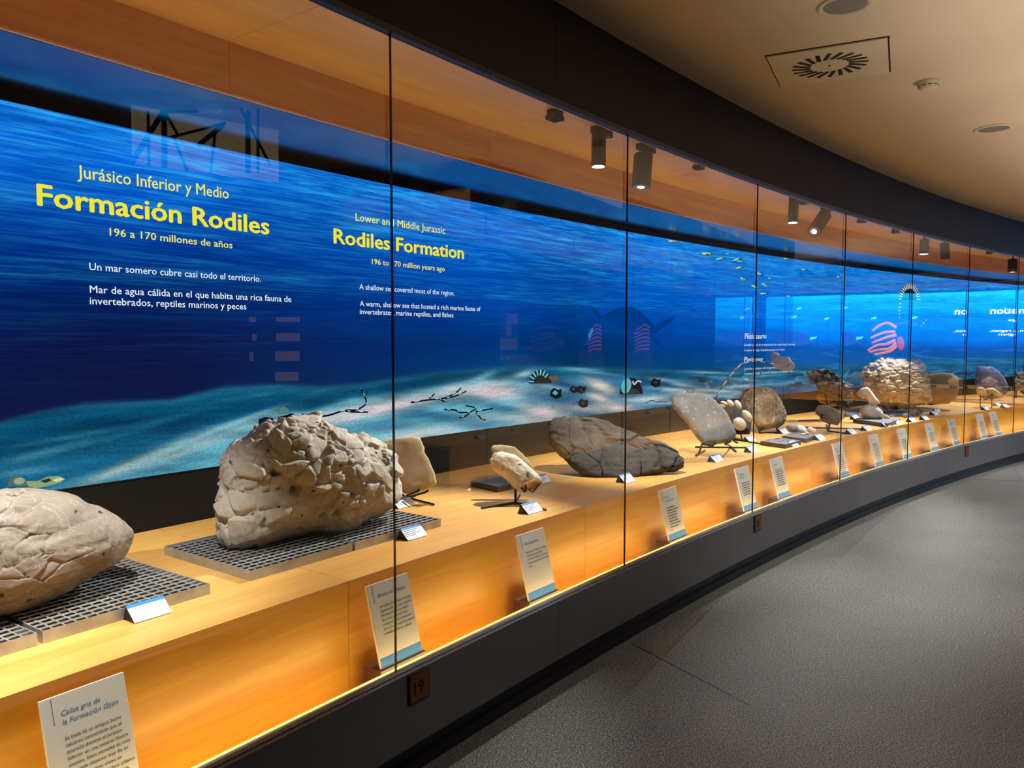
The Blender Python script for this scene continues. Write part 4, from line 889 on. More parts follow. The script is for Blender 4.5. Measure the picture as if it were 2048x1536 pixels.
# big grey boulder at the left edge
OUT = [(-260, 1110), (-240, 1040), (-170, 1000), (-80, 983), (0, 978), (19, 974), (44, 975), (79, 979), (108, 982.5), (132, 988), (155, 1001.5), (183, 1010), (212, 1026), (234, 1040), (249, 1057), (252.7, 1070), (249, 1086.5), (240, 1104), (227, 1119), (212, 1129), (191, 1138), (154, 1161), (120, 1182), (68, 1206), (34, 1218), (0, 1230), (-60, 1238), (-150, 1222), (-230, 1180)]
def d_boulder(V, U):
    g = fbm(V * 5, 3, 3) * .008; l = fbm(V * [7, 7, 22], 4, 6); d1, d2, val, _ = cells(V, 90, 5, (1, 1, 2)); cr = np.exp(-((d2 - d1) / .006) ** 2) * .006 * (val > .25)
    gouge = np.clip(fbm(V * [5, 5, 16], 3, 12) - .22, 0, 1) * .035
    return g + l * .006 - cr - gouge + fbm(V * 40, 2, 8) * .0015
P = so(-1.02, .80, Z_GR + .12)
o = rock('boulder', OUT, P, dvec(P, 22, 8), .22, 7, M['boulder'], d_boulder, .80, .85, Z_GR + .001)
tag(o, 'big smooth grey-brown boulder on steel gratings at the left edge', 'boulder')

# breccia boulder
OUT = [(438.7, 1055.7), (440.8, 1014.8), (445, 972), (444, 939.6), (451.6, 916), (464.5, 892), (486, 875), (507, 863), (520, 852), (533, 843), (554.7, 836.5), (578, 841), (606, 838.7), (632, 835.4), (645, 845), (653.5, 853.7), (690, 863.4), (722, 873), (752, 882.7), (771.7, 894.5), (784.6, 911.7), (790, 937.5), (786.7, 963), (784.6, 989), (773.8, 1010.5), (752, 1027.7), (722, 1038.5), (705, 1049), (688, 1062), (666, 1075), (642.8, 1073), (619, 1064), (593, 1066), (563, 1075), (529, 1081.5), (496.7, 1090), (468.7, 1097.5), (449.4, 1090), (439.7, 1073)]
def d_breccia(V, U):
    W = V + .018 * np.stack([fbm(V * 8, 2, 61), fbm(V * 8, 2, 62), fbm(V * 8, 2, 63)], 1)
    d1, d2, val, S = cells(W, 640, 15, (1, 1, 1.2)); e = d2 - d1; big = np.clip(e / .010, 0, 1) ** .5
    dr = np.random.default_rng(3).random((64, 3)) * 2 - 1; tilt = ((W - S) * dr[(val * 63).astype(int)]).sum(1)
    a1, a2, val2, _ = cells(W, 1900, 16); e2 = np.clip((a2 - a1) / .006, 0, 1) ** .6
    loose = (val < .45)
    d = np.where(loose, -.017 + e2 * .013 * (.3 + val2) + val2 * .010, ((val - .45) * .024 + tilt * .32)) * big - (1 - big) * .009
    pit = np.clip(fbm(V * 15, 3, 31) - .38, 0, 1) * .16
    low = np.clip((Z_GR + .15 - V[:, 2]) / .1, 0, 1); d = d * (1 - .5 * low)
    return d + fbm(V * 4, 3, 2) * .012 + fbm(V * 38, 3, 4) * .004 - pit
P = so(.16, .84, Z_GR + .15)
o = rock('boulder', OUT, P, dvec(P, 26, 4), .20, 7, M['breccia'], d_breccia, .82, .8, Z_GR + .001)
tag(o, 'big rough pale breccia boulder full of angular fragments on steel gratings', 'boulder')

def stand(bars, label, r=.005):
    base = atz(*bars[0][0][:2], Z_CNT) if len(bars[0][0]) == 2 else np.array(bars[0][0]); e = empty('display_stand', base, label, 'display stand', 'black metal display stands')
    return e
def bars_obj(e, segs, r, nm='bar'):
    for a, b in segs: MB().bar(a, b, r, 8).obj(nm, M['black_metal'], e)
def on_plane(x, y, P0, n):
    d = ray(x, y); O = np.array([0, 0, EYE]); return O + d * (((np.asarray(P0) - O) @ n) / (d @ n))

# beige slab on a stand
P = shift(atz(825, 1008, Z_CNT), .02); P = so(*to_so(P[0], P[1]), .9); nS = dvec(P, -4, 14)
o = rock('stone_slab', [(760, 915), (757, 893), (764, 884.5), (789, 878), (810, 876), (823.5, 873), (840, 876), (849.5, 895.7), (848.5, 903), (858.8, 919.8), (864, 935), (869, 945.8), (873.6, 968), (862, 974), (851, 979), (829, 988), (810.5, 988), (799, 981), (790, 970), (770, 950)], P, nS, .022, 5, M['beige_slab'], lambda V, U: fbm(V * [20, 20, 60], 3, 5) * .0015 + fbm(V * 9, 2, 6) * .003, .42, .3)
tag(o, 'thin flat beige sandstone slab propped on a black stand behind the breccia', 'stone slab')
e = empty('display_stand', atz(812, 1000, Z_CNT), 'black metal stand holding the beige slab', 'display stand', 'black metal display stands')
g = lambda x, y: atz(x, y, Z_CNT + .008); f = lambda x, y: on_plane(x, y, P + nS * .03, nS)
bars_obj(e, [(g(785, 1003), g(830, 992)), (g(810, 994), g(868, 1009)), (f(790, 972), f(806, 990)), (f(806, 990), g(812, 996)), (f(812, 992), f(837, 982)), (f(837, 982), f(838, 978)), (f(852, 984), f(857, 980)), (g(812, 996), f(852, 984))], .006)

# pale limestone on a post with the thin piece behind it
P = atz(1032, 1006, Z_CNT); P = P + [0, 0, .16]; nS = dvec(P, 8, 20)
def d_lime(V, U): d1, d2, val, _ = cells(V, 60, 25, (1, 1, 1)); return (val - .5) * .007 * np.clip((d2 - d1) / .01, 0, 1) + fbm(V * 16, 4, 7) * .008 + fbm(V * 50, 2, 9) * .002
o = rock('limestone_piece', [(979.4, 919.8), (986.8, 906.8), (1003.5, 905), (1029.5, 910.5), (1044.3, 921.6), (1062.9, 940), (1079.6, 955), (1085, 964), (1081.4, 971.7), (1066.6, 979), (1048, 985.7), (1029.5, 977), (1014.6, 960.6), (999.8, 947.6), (985, 936.5)], P, nS, .065, 6, M['limestone'], d_lime, .8, .75)
tag(o, 'pale knobbly limestone piece held up on a thin black post', 'rock')
mesh_cut = rock('broken_face', [(1047, 983), (1043, 971), (1056, 962), (1072, 958), (1084, 962), (1081, 971), (1066, 979)], P + nS * .045, nS, .018, 4, M['orange_rock'], lambda V, U: fbm(V * [80, 80, 20], 3, 7) * .004, .6, .6, parent=o)
mesh_cut['label'] = 'ochre broken end'
e = empty('display_stand', atz(1032, 1006, Z_CNT), 'black post with a flat tripod foot under the pale limestone', 'display stand', 'black metal display stands')
g = lambda x, y: atz(x, y, Z_CNT + .006); b0 = g(1031, 1005)
bars_obj(e, [(b0, g(963, 1016)), (b0, g(1092, 1020)), (b0, g(1040, 990))], .0055, 'foot'); bars_obj(e, [(b0, b0 + [0, 0, .11])], .007, 'post')
f = lambda x, y: on_plane(x, y, P + nS * .07, nS); top = b0 + np.array([0, 0, .11])
bars_obj(e, [(f(1052, 968), f(1050, 984)), (f(1050, 984), top), (f(1078, 968), f(1066, 984)), (f(1066, 984), top)], .0045, 'hook')
P2 = shift(P, .16); P2[2] = .86; nS2 = dvec(P2, 0, 12)
o = rock('stone_slab', [(981, 895.7), (987, 891), (999.8, 889), (1029.5, 893.8), (1046, 908.7), (1062.9, 929), (1069, 940), (1066, 960), (1040, 962), (1010, 950), (992, 925), (984, 903)], P2, nS2, .02, 5, M['beige_slab'], lambda V, U: fbm(V * 25, 3, 5) * .003, .5, .35)
tag(o, 'thin buff stone slab standing right behind the pale limestone', 'stone slab')
def block(name, pxs, h, label, cat, mat, matt=None, group=None):
    """flat block whose top face has the four given image corners (at height h above the counter)"""
    T = [atz(x, y, Z_CNT + h) for x, y in pxs]; Bt = [np.r_[p[:2], Z_CNT + .0008] for p in T]
    e = empty(name, sum(Bt) / 4, label, cat, group)
    T2 = [p - [0, 0, .003] for p in T]
    mesh_obj('body', [tuple(p) for p in T2 + Bt], [(0, 1, 2, 3), (7, 6, 5, 4), (0, 4, 5, 1), (1, 5, 6, 2), (2, 6, 7, 3), (3, 7, 4, 0)], mat, e)
    c = sum(T) / 4; T3 = [c + (p - c) * .985 for p in T]; T4 = [np.r_[p[:2], p[2] - .0029] for p in T3]
    mesh_obj('top_plate', [tuple(p) for p in T3 + T4], [(3, 2, 1, 0), (0, 1, 5, 4), (1, 2, 6, 5), (2, 3, 7, 6), (3, 0, 4, 7)], matt or mat, e); return e
block('plinth_block', [(941, 961), (995, 973), (1046, 962), (992, 951)], .035, 'low dark brown block under the slab behind the pale limestone', 'plinth block', M['slate_block'], M['slate_top'], 'low dark blocks and trays on the counter')

# large dark shale slab with cracked face
P = atz(1300, 950, Z_CNT) + [0, 0, .03]; nS = dvec(P, 18, 50)
OUT = [(1098.8, 873.8), (1099, 855), (1106, 843), (1135, 838), (1175, 839), (1204, 845), (1216, 850), (1236, 861), (1267.5, 871), (1298.8, 885), (1330, 895), (1353, 908), (1367.5, 920.6), (1367.5, 930), (1352, 938), (1314, 945.6), (1273.8, 955), (1236, 959.7), (1198.8, 958), (1164, 945.6), (1139, 925), (1111, 895.6), (1100, 882)]
def d_shale(V, U):
    W = V + .05 * np.stack([fbm(V * 5, 3, 71), fbm(V * 5, 3, 72), fbm(V * 5, 3, 73)], 1); d1, d2, val, _ = cells(W, 26, 35); crack = np.exp(-((d2 - d1) / .0045) ** 2) * .022
    return (val - .5) * .012 - crack + fbm(V @ np.array([[14, 0, 0], [0, 34, 0], [0, 0, 30.]]), 4, 8) * .008 + fbm(V * 50, 3, 9) * .0035
o = rock('shale_slab', OUT, P, nS, .045, 7, M['shale'], d_shale, .45, .35, Z_CNT + .001, back=.05)
tag(o, 'large tilted dark shale slab with cracked face, behind the second glass joint', 'stone slab')

# grey speckled stone on legs
P = atz(1428, 915, Z_CNT); P[2] = .83; nS = dvec(P, 10, 25)
o = rock('speckled_stone', [(1341.8, 797.6), (1348, 790), (1363, 787), (1380.6, 788.8), (1402.5, 790), (1424.5, 799), (1439, 813.8), (1453.8, 831), (1464, 852), (1471, 869), (1470, 874), (1453.8, 884), (1432, 888.5), (1408, 891.4), (1402.5, 884), (1388, 863.6), (1373, 843), (1358.6, 828), (1347, 813.8)], P, nS, .075, 6, M['speckled'], lambda V, U: fbm(V * 7, 3, 5) * .008 + fbm(V * 30, 3, 6) * .002 - .02 * np.exp(-(((V - on_plane(1368, 796, P + nS * .05, nS)) ** 2).sum(1)) / .0012), .62, .62)
tag(o, 'smooth grey stone with pale ring-shaped specks leaning on a black stand', 'rock')
e = empty('display_stand', atz(1400, 908, Z_CNT), 'black metal stand under the grey speckled stone', 'display stand', 'black metal display stands')
g = lambda x, y: atz(x, y, Z_CNT + .008); f = lambda x, y: on_plane(x, y, P + nS * .06, nS); f2 = lambda x, y: on_plane(x, y, P - nS * .02, nS)
bars_obj(e, [(g(1392, 911), g(1410, 901)), (g(1460, 892), g(1472, 903)), (g(1390, 894), g(1500, 895))], .007, 'foot')
bars_obj(e, [(g(1398, 906), f2(1405, 886)), (f(1425, 892), f(1432, 884)), (f(1449, 889), f(1462, 882)), (f(1425, 892), f(1405, 888)), (g(1462, 893), f(1452, 888))], .0075, 'arm')

# cream oval pebbles on a dark stand behind it
def small_rock(x, y, rx, ry, an, dep_px, mat, label, cat, group=None, th=.6, name='pebble', noise_=.003, z=None, P0=None, sub=4, e=1.):
    Pb = atz(dep_px[0], dep_px[1], Z_CNT) if P0 is None else P0; n = dvec(Pb, 0, 15); rm = min(rx, ry) * float((Pb - [0, 0, EYE]) @ FW) / F
    o = rock(name, ell(x, y, rx, ry, an, 20), Pb, n, rm * th * 1.2, sub, mat, lambda V, U: fbm(V * 18, 3, int(x)) * noise_, e, e, z); tag(o, label, cat, group); return o
GP = 'cut cream pebbles on a dark stand'
for (x, y, rx, ry, an, lb) in ((1444.5, 812, 6.5, 3, 20, 'smallest cream pebble at the left end of the dark stand'), (1448.5, 806.5, 8, 3.5, 25, 'second cream pebble from the left on the dark stand'), (1460.5, 806.5, 8.5, 5.5, 40, 'greyish pebble near the top middle of the dark stand'),
                               (1476, 809.5, 10, 6, 55, 'cream pebble at the top right of the dark stand'), (1494, 832, 14, 8.5, 50, 'large cream pebble beside the brown slab'), (1479, 848, 14.5, 12.5, 35, 'cut pebble with pale face, lowest on the dark stand')):
    small_rock(x, y, rx, ry, an, (1478, 882), M['pebble'], lb, 'pebble', GP, z=Z_CNT + .002)
e = empty('display_stand', atz(1480, 880, Z_CNT), 'dark angled stand with arms holding the cream pebbles', 'display stand', 'black metal display stands')
Pb = shift(atz(1478, 882, Z_CNT), .05); nb = dvec(Pb, 0, 30); f = lambda x, y: on_plane(x, y, Pb, nb)
ob = mesh_obj('backboard', [f(1445, 814), f(1470, 804), f(1505, 830), f(1500, 868), f(1470, 868), f(1455, 835)] + [f(1445, 814) - nb * .01, f(1470, 804) - nb * .01, f(1505, 830) - nb * .01, f(1500, 868) - nb * .01, f(1470, 868) - nb * .01, f(1455, 835) - nb * .01],
              [tuple(range(6)), tuple(range(11, 5, -1))] + [(i, 6 + i, 6 + (i + 1) % 6, (i + 1) % 6) for i in range(6)], M['black_metal'], e)
g = lambda x, y: atz(x, y, Z_CNT + .006); bars_obj(e, [(g(1470, 879), g(1530, 889)), (g(1455, 872), g(1475, 886)), (f(1462, 832), g(1470, 879)), (f(1480, 862), g(1485, 882))], .007)

# mottled brown slab
P = atz(1535, 866, Z_CNT) + [0, 0, .12]; nS = dvec(P, -10, 22)
o = rock('stone_slab', [(1479.5, 793), (1486, 780), (1505, 776.4), (1534.4, 776.4), (1546, 781.5), (1555, 790), (1563.7, 802), (1573, 825.5), (1571, 840), (1560.8, 850), (1541.7, 856), (1519.8, 862), (1509.5, 848), (1502, 832), (1488, 819.6), (1479.5, 808)], P, nS, .06, 6, M['brown_slab'], lambda V, U: fbm(V * 12, 4, 5) * .012 + fbm(V * 40, 2, 3) * .003, .55, .5, Z_CNT + .02)
tag(o, 'mottled brown slab standing upright behind the third glass joint', 'stone slab')
e = empty('display_stand', atz(1530, 868, Z_CNT), 'black metal stand holding the mottled brown slab', 'display stand', 'black metal display stands')
f = lambda x, y: on_plane(x, y, P + nS * .06, nS); g = lambda x, y: atz(x, y, Z_CNT + .006)
bars_obj(e, [(f(1512, 850), f(1519, 862)), (f(1519, 862), f(1530, 855)), (f(1553, 856), f(1568, 846)), (g(1519, 866), g(1562, 864)), (g(1519, 866), f(1519, 862)), (g(1555, 864), f(1553, 856))], .008)

# bent rod with the white bone piece
e = empty('rod_mount', atz(1428, 868, Z_CNT), 'thin bent rod curving up from behind the grey speckled stone', 'display stand')
zP = lambda x, y, o_: (lambda s, z: so(s, o_, z))(*ato(x, y, o_))
rod = [zP(x, y, .95) for x, y in ((1424, 850), (1430, 800), (1440, 780), (1452, 762), (1466, 744), (1480, 730), (1496, 724), (1512, 722.5), (1530, 725), (1548, 729))]; rod[0][2] = Z_CNT
MB().tube(rod, .0085, 8).obj('rod', plain('dark_bronze_rod', (52, 38, 26), .5), e, smooth=True)
Pb = zP(1565, 724, .93); nS = dvec(Pb, 0, 45)
o = rock('bone_fragment', [(1541, 709), (1544, 706.5), (1550.5, 706), (1558, 718), (1569, 716), (1580, 719), (1589, 733), (1578, 739.5), (1559.8, 735.8), (1546.8, 731), (1543, 722)], Pb, nS, .04, 5, M['limestone'], lambda V, U: fbm(V * 22, 4, 5) * .012, .7, .6)
tag(o, 'white bone fragment held at the tip of the bent rod', 'fossil bone')
e = empty('rod_mount', zP(1501, 800, 1.2), 'short white upright rod behind the mottled brown slab', 'rod'); a = zP(1501, 757, 1.2); MB().bar(np.r_[a[:2], Z_CNT], a, .006, 8).obj('rod', M['white_card'], e)

# trays with small fossils
G = 'low dark blocks and trays on the counter'
block('fossil_tray', [(1520.5, 882), (1571, 889), (1602, 881), (1556, 874.5)], .035, 'low brown tray with small white fossils, right of the third joint', 'tray', M['slate_block'], M['slate_top'], G)
for i, (x, y, r) in enumerate(((1538, 879.5, 4), (1547, 878.5, 3), (1553, 876.5, 4.5), (1566, 880, 3), (1577, 879.5, 4), (1571, 882.5, 2.4), (1560, 883, 2.6))):
    Pt = atz(x, y + 1, Z_CNT + .037); small_rock(x, y, r, r * .45, -10, None, M['pebble'], 'small white fossil on the low brown tray, %s' % ('leftmost', 'second from left', 'highest, in the middle', 'greyish one right of the middle', 'rightmost', 'front right one', 'front middle one')[i], 'fossil', 'small white fossils on the tray', P0=Pt, sub=3, name='small_fossil')
block('fossil_tray', [(1564, 871.5), (1613, 878), (1634, 869.5), (1587, 864)], .035, 'low dark tray carrying the grey fossil stones', 'tray', M['slate_block'], M['slate_top'], G)
for (x, y, rx, ry, an, lb) in ((1586, 857, 14, 11, 10, 'largest grey fossil stone on the dark tray'), (1603, 860, 11, 8, 45, 'pale split stone in the middle of the dark tray'), (1606, 868.5, 4.5, 3, 10, 'tiny stone at the front of the dark tray'), (1613, 867, 5, 3.5, 20, 'small round stone at the front right of the dark tray'), (1625, 861, 10, 5.5, 35, 'elongated grey stone at the right of the dark tray')):
    small_rock(x, y, rx, ry, an, None, M['limestone'] if x > 1600 else M['grey_stone'], lb, 'fossil', 'grey fossil stones on the dark tray', P0=atz(x, y + ry * .6, Z_CNT + .036), z=Z_CNT + .0355, name='fossil_stone', noise_=.016, th=1.1)

# black flaky rock, oval stone, white and grey stone
P = atz(1690, 842, Z_CNT); P[2] = .82; nS = dvec(P, 15, 20)
def d_flaky(V, U): return np.abs(fbm(V @ np.array([[10, 20, 0], [24, 10, 0], [0, 14, 34.]]), 4, 5)) * .085 - .02 + fbm(V * 40, 3, 6) * .006
o = rock('flaky_rock', [(1615, 749), (1621, 743), (1639, 739), (1654, 742), (1671, 751), (1685, 765), (1699, 779), (1706, 795), (1704, 808), (1700, 818), (1688, 812), (1676, 811), (1662, 800), (1650, 790), (1640, 778), (1632, 768), (1622, 758)], P, nS, .06, 6, M['black_flaky'], d_flaky, .7, .6)
tag(o, 'dark flaky layered rock leaning steeply on a stand, left of the fourth joint', 'rock')
lo = rock('stand_reflection_wedge', [(1631, 795), (1638, 786), (1652, 790), (1668, 800), (1676, 812), (1660, 812), (1640, 804)], P - nS * .05, nS, .04, 4, M['orange_rock'], lambda V, U: fbm(V * 20, 3, 5) * .008, .7, .7, parent=o); lo['label'] = 'ochre wedge of stand parts and a reflection, made solid'  # solid ochre wedge standing in for stand parts and an orange reflection
e = empty('display_stand', atz(1675, 842, Z_CNT), 'black metal stand under the dark flaky rock', 'display stand', 'black metal display stands')
f = lambda x, y: on_plane(x, y, P + nS * .05, nS); g = lambda x, y: atz(x, y, Z_CNT + .008)
bars_obj(e, [(f(1650, 787), f(1655, 812)), (f(1660, 808), f(1672, 797)), (f(1655, 812), g(1668, 838)), (g(1650, 832), g(1736, 826)), (f(1684, 812), f(1692, 820)), (f(1692, 820), g(1690, 832))], .009)
P = atz(1658, 864, Z_CNT); P[2] = .76; nS = dvec(P, 6, 20)
o = rock('oval_stone', [(1630, 821), (1636, 811.6), (1650.8, 810.8), (1670, 818), (1683, 828.4), (1683.8, 837), (1675.7, 850.4), (1662.5, 847.5), (1642, 835.7), (1631.8, 827)], P, nS, .05, 5, M['grey_stone'], lambda V, U: fbm(V * 9, 3, 8) * .006, .75, .75)
tag(o, 'oval grey-brown stone held above the counter in front of the flaky rock', 'rock')
e = empty('display_stand', atz(1658, 862, Z_CNT), 'black post stand under the oval grey-brown stone', 'display stand', 'black metal display stands')
f = lambda x, y: on_plane(x, y, P + nS * .05, nS); g = lambda x, y: atz(x, y, Z_CNT + .006)
bars_obj(e, [(g(1657, 862), g(1657, 847) + [0, 0, .03]), (f(1641, 838), f(1645, 829)), (f(1641, 838), f(1660, 848)), (f(1660, 848), g(1657, 862)), (g(1605, 855), g(1728, 858)), (g(1657, 862), g(1702, 868)), (g(1598, 841), g(1640, 840))], .007)
block('plinth_block', [(1706, 838), (1775, 847), (1800, 838), (1735, 831)], .04, 'low dark slate block under the white and grey stone', 'plinth block', M['slate_block'], M['slate_top'], G)
P = atz(1745, 837, Z_CNT + .04); nS = dvec(P, 0, 18)
o = rock('layered_stone', [(1719, 821), (1722.6, 813.8), (1735.8, 809.7), (1754.8, 813.8), (1765, 822.5), (1769.5, 831), (1765, 835.7), (1753.4, 839.5), (1735.8, 839.5), (1724, 834)], P + [0, 0, .05], nS, .08, 5, M['limestone'], lambda V, U: fbm(V * 12, 4, 8) * .012, .8, .8, Z_CNT + .041)
tag(o, 'white and grey layered stone lying on a dark block right of the fourth joint', 'rock')
small_rock(1773, 834, 8, 4, 30, None, M['pebble'], 'pale flat splinter at the right foot of the white and grey stone', 'rock', P0=atz(1773, 837, Z_CNT + .042), z=Z_CNT + .041, name='stone_splinter')
for (x, y, r, lb) in ((1789, 828, 6, 'leftmost grey pebble of the row before the conglomerate'), (1812, 831, 7.5, 'largest grey pebble of the row before the conglomerate'), (1820, 824, 3.5, 'small round dark pebble behind the row'), (1827, 829.5, 4.5, 'small pale pebble right of the largest one'), (1836, 828, 6, 'rightmost flat pebble of the row'), (1842, 821, 8, 'long dark stone at the right end behind the row')):
    small_rock(x, y, r, r * .6, -5, None, M['grey_stone'], lb, 'pebble', 'grey pebbles in a row before the conglomerate', P0=atz(x, y + r * .4, Z_CNT + .01), z=Z_CNT + .002, noise_=.01)
# big conglomerate on grating
grating(7.25, 8.9, .62, 1.25, 'steel grating under the big conglomerate boulder', .03)
P = so(7.75, .95, Z_CNT + .3); nS = dvec(P, 20, 5)
OUT = [(1728.5, 762), (1729, 748), (1733, 742), (1744.6, 728.8), (1760.7, 720), (1779.8, 718), (1809, 721.5), (1831, 721.5), (1837.6, 727), (1844, 743), (1848, 764), (1851.5, 793), (1851.5, 802), (1842.8, 811), (1820.8, 817), (1796, 816), (1770, 812), (1748, 804), (1734, 790)]
def d_congl(V, U):
    d1, d2, val, _ = cells(V, 1400, 45, (1, 1, 1.7)); return np.clip((d2 - d1) / .025, 0, 1) ** .5 * .042 * (.35 + val) - .028 + fbm(V * 5, 3, 5) * .03 + fbm(V * 30, 2, 7) * .006
o = rock('conglomerate_boulder', OUT, P, nS, .30, 7, M['conglom'], d_congl, .75, .75, Z_CNT + .031)
tag(o, 'big rough conglomerate boulder packed with pebbles, behind the fifth joint', 'boulder')
Pb = so(6.75, .95, Z_CNT + .16); nS = dvec(Pb, 0, 10)
o = rock('fossil_bone', [(1713.8, 786), (1722.6, 777), (1732, 774), (1738.7, 776), (1744.6, 784.5), (1752, 796), (1760, 806), (1748, 811), (1738, 812), (1735, 798), (1728, 793), (1722, 796)], Pb, nS, .05, 5, M['pebble'], lambda V, U: fbm(V * 10, 3, 5) * .008, .8, .7, Z_CNT + .01)
tag(o, 'beige fin-shaped fossil bone left of the conglomerate boulder', 'fossil bone')
P = so(8.9, .95, Z_CNT + .2); nS = dvec(P, 10, 8)
o = rock('rounded_stone', [(1840, 760), (1847.7, 750.5), (1864, 747), (1883, 745.4), (1902, 747), (1913.7, 754), (1917, 762), (1916.5, 783.5), (1910, 798.7), (1896, 807.6), (1864, 810), (1848, 808), (1838, 795)], P, nS, .16, 5, M['brown_round'], lambda V, U: fbm(V * 6, 4, 5) * .02, .7, .7, Z_CNT + .001)
tag(o, 'smooth rounded brown boulder right of the conglomerate', 'boulder')
P = so(11.1, 1.0, Z_CNT + .3); nS = dvec(P, 15, 8)
o = rock('stone_slab', [(1950, 764), (1952, 739), (1957, 730.8), (1970, 733), (1983.6, 734), (1997.5, 742.9), (2007.7, 754), (2016.6, 773), (2014, 786), (2004, 795), (1985, 799), (1963, 795), (1953, 783)], P, nS, .06, 5, M['purple'], lambda V, U: fbm(V * 5, 3, 5) * .012, .55, .45, Z_CNT + .001)
tag(o, 'violet-grey upright slab with a pale vein behind the bones on legs', 'stone slab')
P = so(9.75, .42, Z_CNT + .17); nS = dvec(P, 0, 15)
o = rock('fossil_bone', [(1953, 781), (1959.5, 774.6), (1968, 777), (1972, 784), (1976, 789), (1970, 792), (1963, 791), (1955, 788)], P, nS, .05, 4, M['bone'], lambda V, U: fbm(V * 14, 3, 5) * .014, .8, .7); tag(o, 'short yellowish bone piece, left one on the thin legs', 'fossil bone', 'fossil bones on thin legs')
o = rock('fossil_bone', [(1968, 780), (1976, 775.5), (1986, 776), (1996, 782), (2006.5, 791), (2001, 794), (1991, 789), (1982, 784.5), (1974, 788)], P, nS, .05, 4, M['bone'], lambda V, U: fbm(V * 14, 3, 6) * .012, .8, .7); tag(o, 'long curved yellowish bone, right one on the thin legs', 'fossil bone', 'fossil bones on thin legs')
e = empty('display_stand', so(9.75, .42, Z_CNT), 'thin brown legs under the yellowish bones', 'display stand', 'black metal display stands')
f = lambda x, y: on_plane(x, y, P, nS); q = lambda x, y: np.r_[f(x, y)[:2], Z_CNT]
bars_obj(e, [(f(1961, 790), q(1961, 800)), (f(1984, 786), q(1984, 800)), (f(1961, 790), f(1971, 800)), (f(1971, 800), f(1984, 790))], .007, 'leg')
P = so(12.2, .9, Z_CNT + .32); nS = dvec(P, 0, 8)
o = rock('flaky_rock', [(2030.6, 765), (2030.6, 752), (2034, 745), (2042, 741), (2055, 748), (2072, 757), (2080, 772), (2070, 785), (2048, 785), (2036, 779)], P, nS, .15, 5, M['black_flaky'], d_flaky, .8, .8); tag(o, 'dark rock cut by the right picture edge, held high on a stand', 'rock')
e = empty('display_stand', so(12.2, .9, Z_CNT), 'black stand under the dark rock at the right picture edge', 'display stand', 'black metal display stands'); bars_obj(e, [(so(12.2, .9, Z_CNT), so(12.2, .9, Z_CNT + .25)), (so(11.95, .8, Z_CNT + .008), so(12.45, 1.0, Z_CNT + .008))], .012)

# ------------------------------------------------------------------ things behind the viewer that only show mirrored in the panes
def mirrored(x, y, k, q):
    """point at distance q behind pane k's mirror image of pixel (x, y)"""
    A = so(k * CH, 0)[:2]; B = so((k + 1) * CH, 0)[:2]; t = (B - A) / np.linalg.norm(B - A); n = np.array([-t[1], t[0]]); d = ray(x, y); tt = (A @ n) / (d[:2] @ n)
    d2 = d.copy(); d2[:2] -= 2 * (d[:2] @ n) * n; return d * tt + np.array([0, 0, EYE]) + d2 * q / math.hypot(d2[0], d2[1])
def panel_m(name, px, k, q, mat, parent, col=None):
    """vertical panel spanned by the mirrored pixels (x0, y0, x1, y1)"""
    x0, y0, x1, y1 = px; a = mirrored(x0, (y0 + y1) / 2, k, q); b = mirrored(x1, (y0 + y1) / 2, k, q); zt = mirrored((x0 + x1) / 2, y0, k, q)[2]; zb = mirrored((x0 + x1) / 2, y1, k, q)[2]
    t = np.r_[(b - a)[:2], 0]; L = np.linalg.norm(t); t /= L; n = np.array([-t[1], t[0], 0]); c = np.r_[((a + b) / 2)[:2], (zt + zb) / 2]
    return MB().box(c, t, n, (0, 0, 1), L / 2, .006, (zt - zb) / 2).obj(name, mat, parent)
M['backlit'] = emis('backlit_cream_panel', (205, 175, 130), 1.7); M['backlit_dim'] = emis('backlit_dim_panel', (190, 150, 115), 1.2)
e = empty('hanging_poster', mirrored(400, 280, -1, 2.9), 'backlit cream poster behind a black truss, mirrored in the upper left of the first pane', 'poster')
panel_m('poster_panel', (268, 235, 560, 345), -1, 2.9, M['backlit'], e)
for i, (a_, b_) in enumerate((((255, 345), (330, 222)), ((330, 222), (400, 222)), ((300, 222), (302, 345)), ((332, 222), (333, 345)), ((335, 225), (360, 270)), ((340, 275), (455, 245)), ((400, 290), (450, 250)), ((436, 250), (425, 345)), ((485, 215), (545, 330)), ((500, 222), (500, 345)), ((520, 345), (520, 215)), ((380, 345), (350, 270)))):
    MB().bar(mirrored(*a_, -1, 2.82), mirrored(*b_, -1, 2.82), .009 if i % 3 else .016, 6).obj('truss_bar', M['black_metal'], e)
VV, FF = text_mesh('Extinción de los dinosaurios', .006); a = mirrored(560, 226, -1, 2.88); b = mirrored(372, 226, -1, 2.88); W = VV[:, 0].max(); k_ = .03 / CAPH
mesh_obj('poster_text', np.array([a + (b - a) * (u / W) + np.array([0, 0, v_ * k_]) for u, v_ in VV]), FF, M['backlit'], e)
e = empty('wall_showcase', mirrored(578, 690, -1, 4.0), 'small lit niches one above the other, mirrored below the Spanish text', 'showcase')
for px in ((556, 634, 602, 644), (556, 666, 602, 682), (554, 703, 602, 722), (554, 744, 600, 762), (501, 634, 515, 644), (508, 668, 516, 681), (502, 704, 510, 722)):
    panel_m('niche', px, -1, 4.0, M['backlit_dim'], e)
e = empty('info_banner', mirrored(1022, 670, 0, 4.2), 'narrow banner with pictures and text, mirrored in the second pane', 'banner')
panel_m('banner_panel', (1003, 612, 1038, 732), 0, 4.2, emis('banner_dim', (60, 66, 84), .8), e)
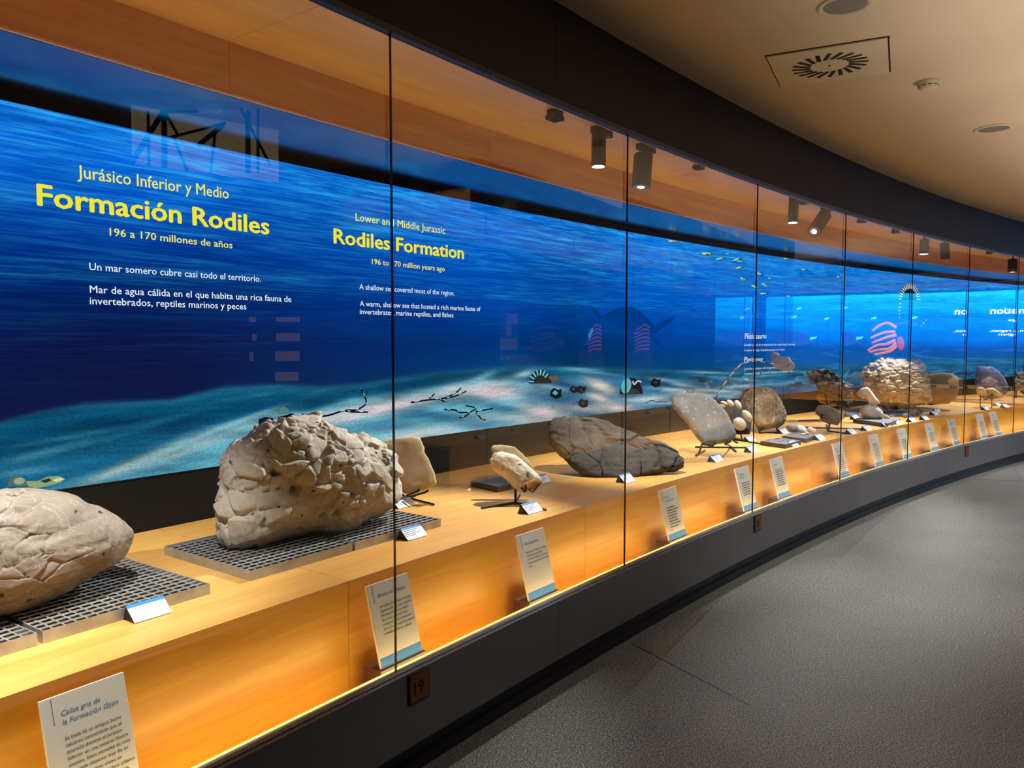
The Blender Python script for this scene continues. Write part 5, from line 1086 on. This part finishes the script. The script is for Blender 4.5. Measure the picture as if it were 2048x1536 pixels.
for px in ((1018, 627, 1038, 648), (1016, 650, 1026, 673), (1004, 676, 1037, 700), (1005, 711, 1012, 720), (1016, 711, 1024, 720)): panel_m('banner_picture', px, 0, 4.18, emis('banner_picture', (128, 112, 110), 1.2), e)
for s_ in (.5, 1.5, 2.6): spot('far_case_beam', FAR(s_, .4, Z_SOF - .27), FAR(s_, .7, .6), 140, 75, .7, (1, .95, .86), .03)

for i, s_ in enumerate((.05, .35, .62, 1.0, 1.3, 1.62, 1.95, 2.3, 2.62, 2.9)):
    e = copy_thing(c1); e['label'] = 'label card on the far case counter, mirrored above the dark gap'; e['category'] = 'label card'; e['group'] = 'mirrored label cards on the far counter'
    e.matrix_world = Matrix.Translation(Vector(FAR(s_, .29, Z_CNT + .0005))) @ Matrix.Rotation(FAR.h + math.pi, 4, 'Z') @ Matrix.Rotation(math.pi, 4, 'Z')
def ball_rock(fr, s_, o_, hz, rx, ry, rz, mat, label, seed, name='rock', flat=1.):
    U, Fc = ico(4); V = np.sign(U) * np.abs(U) ** flat * [rx, ry, rz]; V = V * (1 + .35 * fbm(U * 1.7, 3, seed)[:, None]); V[:, 2] = np.maximum(V[:, 2], -rz * .8); h = math.atan2(*(fr(s_ + .1, 0, 0) - fr(s_, 0, 0))[[1, 0]])
    V = np.stack([V[:, 0] * math.cos(h) - V[:, 1] * math.sin(h), V[:, 0] * math.sin(h) + V[:, 1] * math.cos(h), V[:, 2]], 1) + fr(s_, o_, Z_CNT + rz * .8 + .001 + hz)
    return tag(mesh_obj(name, V, Fc, mat, smooth=True), label, 'rock', 'rocks on the opposite counter')
ball_rock(OPP, 5.5, .75, 0, .24, .10, .16, M['brown_slab'], 'brown upright rock on the opposite counter, mirrored above the dark slab', 3, flat=.7)
ball_rock(OPP, 4.4, .70, 0, .13, .10, .09, M['grey_stone'], 'small grey rock on the opposite counter, mirrored left of the dark slab', 5)
ball_rock(OPP, 7.0, .75, 0, .2, .14, .14, M['beige_slab'], 'pale rock on the opposite counter, mirrored right of the dark slab', 7)
ball_rock(FAR, 1.15, .8, 0, .16, .10, .13, M['grey_stone'], 'grey rock on the far counter, mirrored near the flaky rock', 9)
ball_rock(FAR, 2.2, .8, 0, .12, .10, .10, M['beige_slab'], 'pale rock on the far counter, mirrored near the conglomerate', 12)
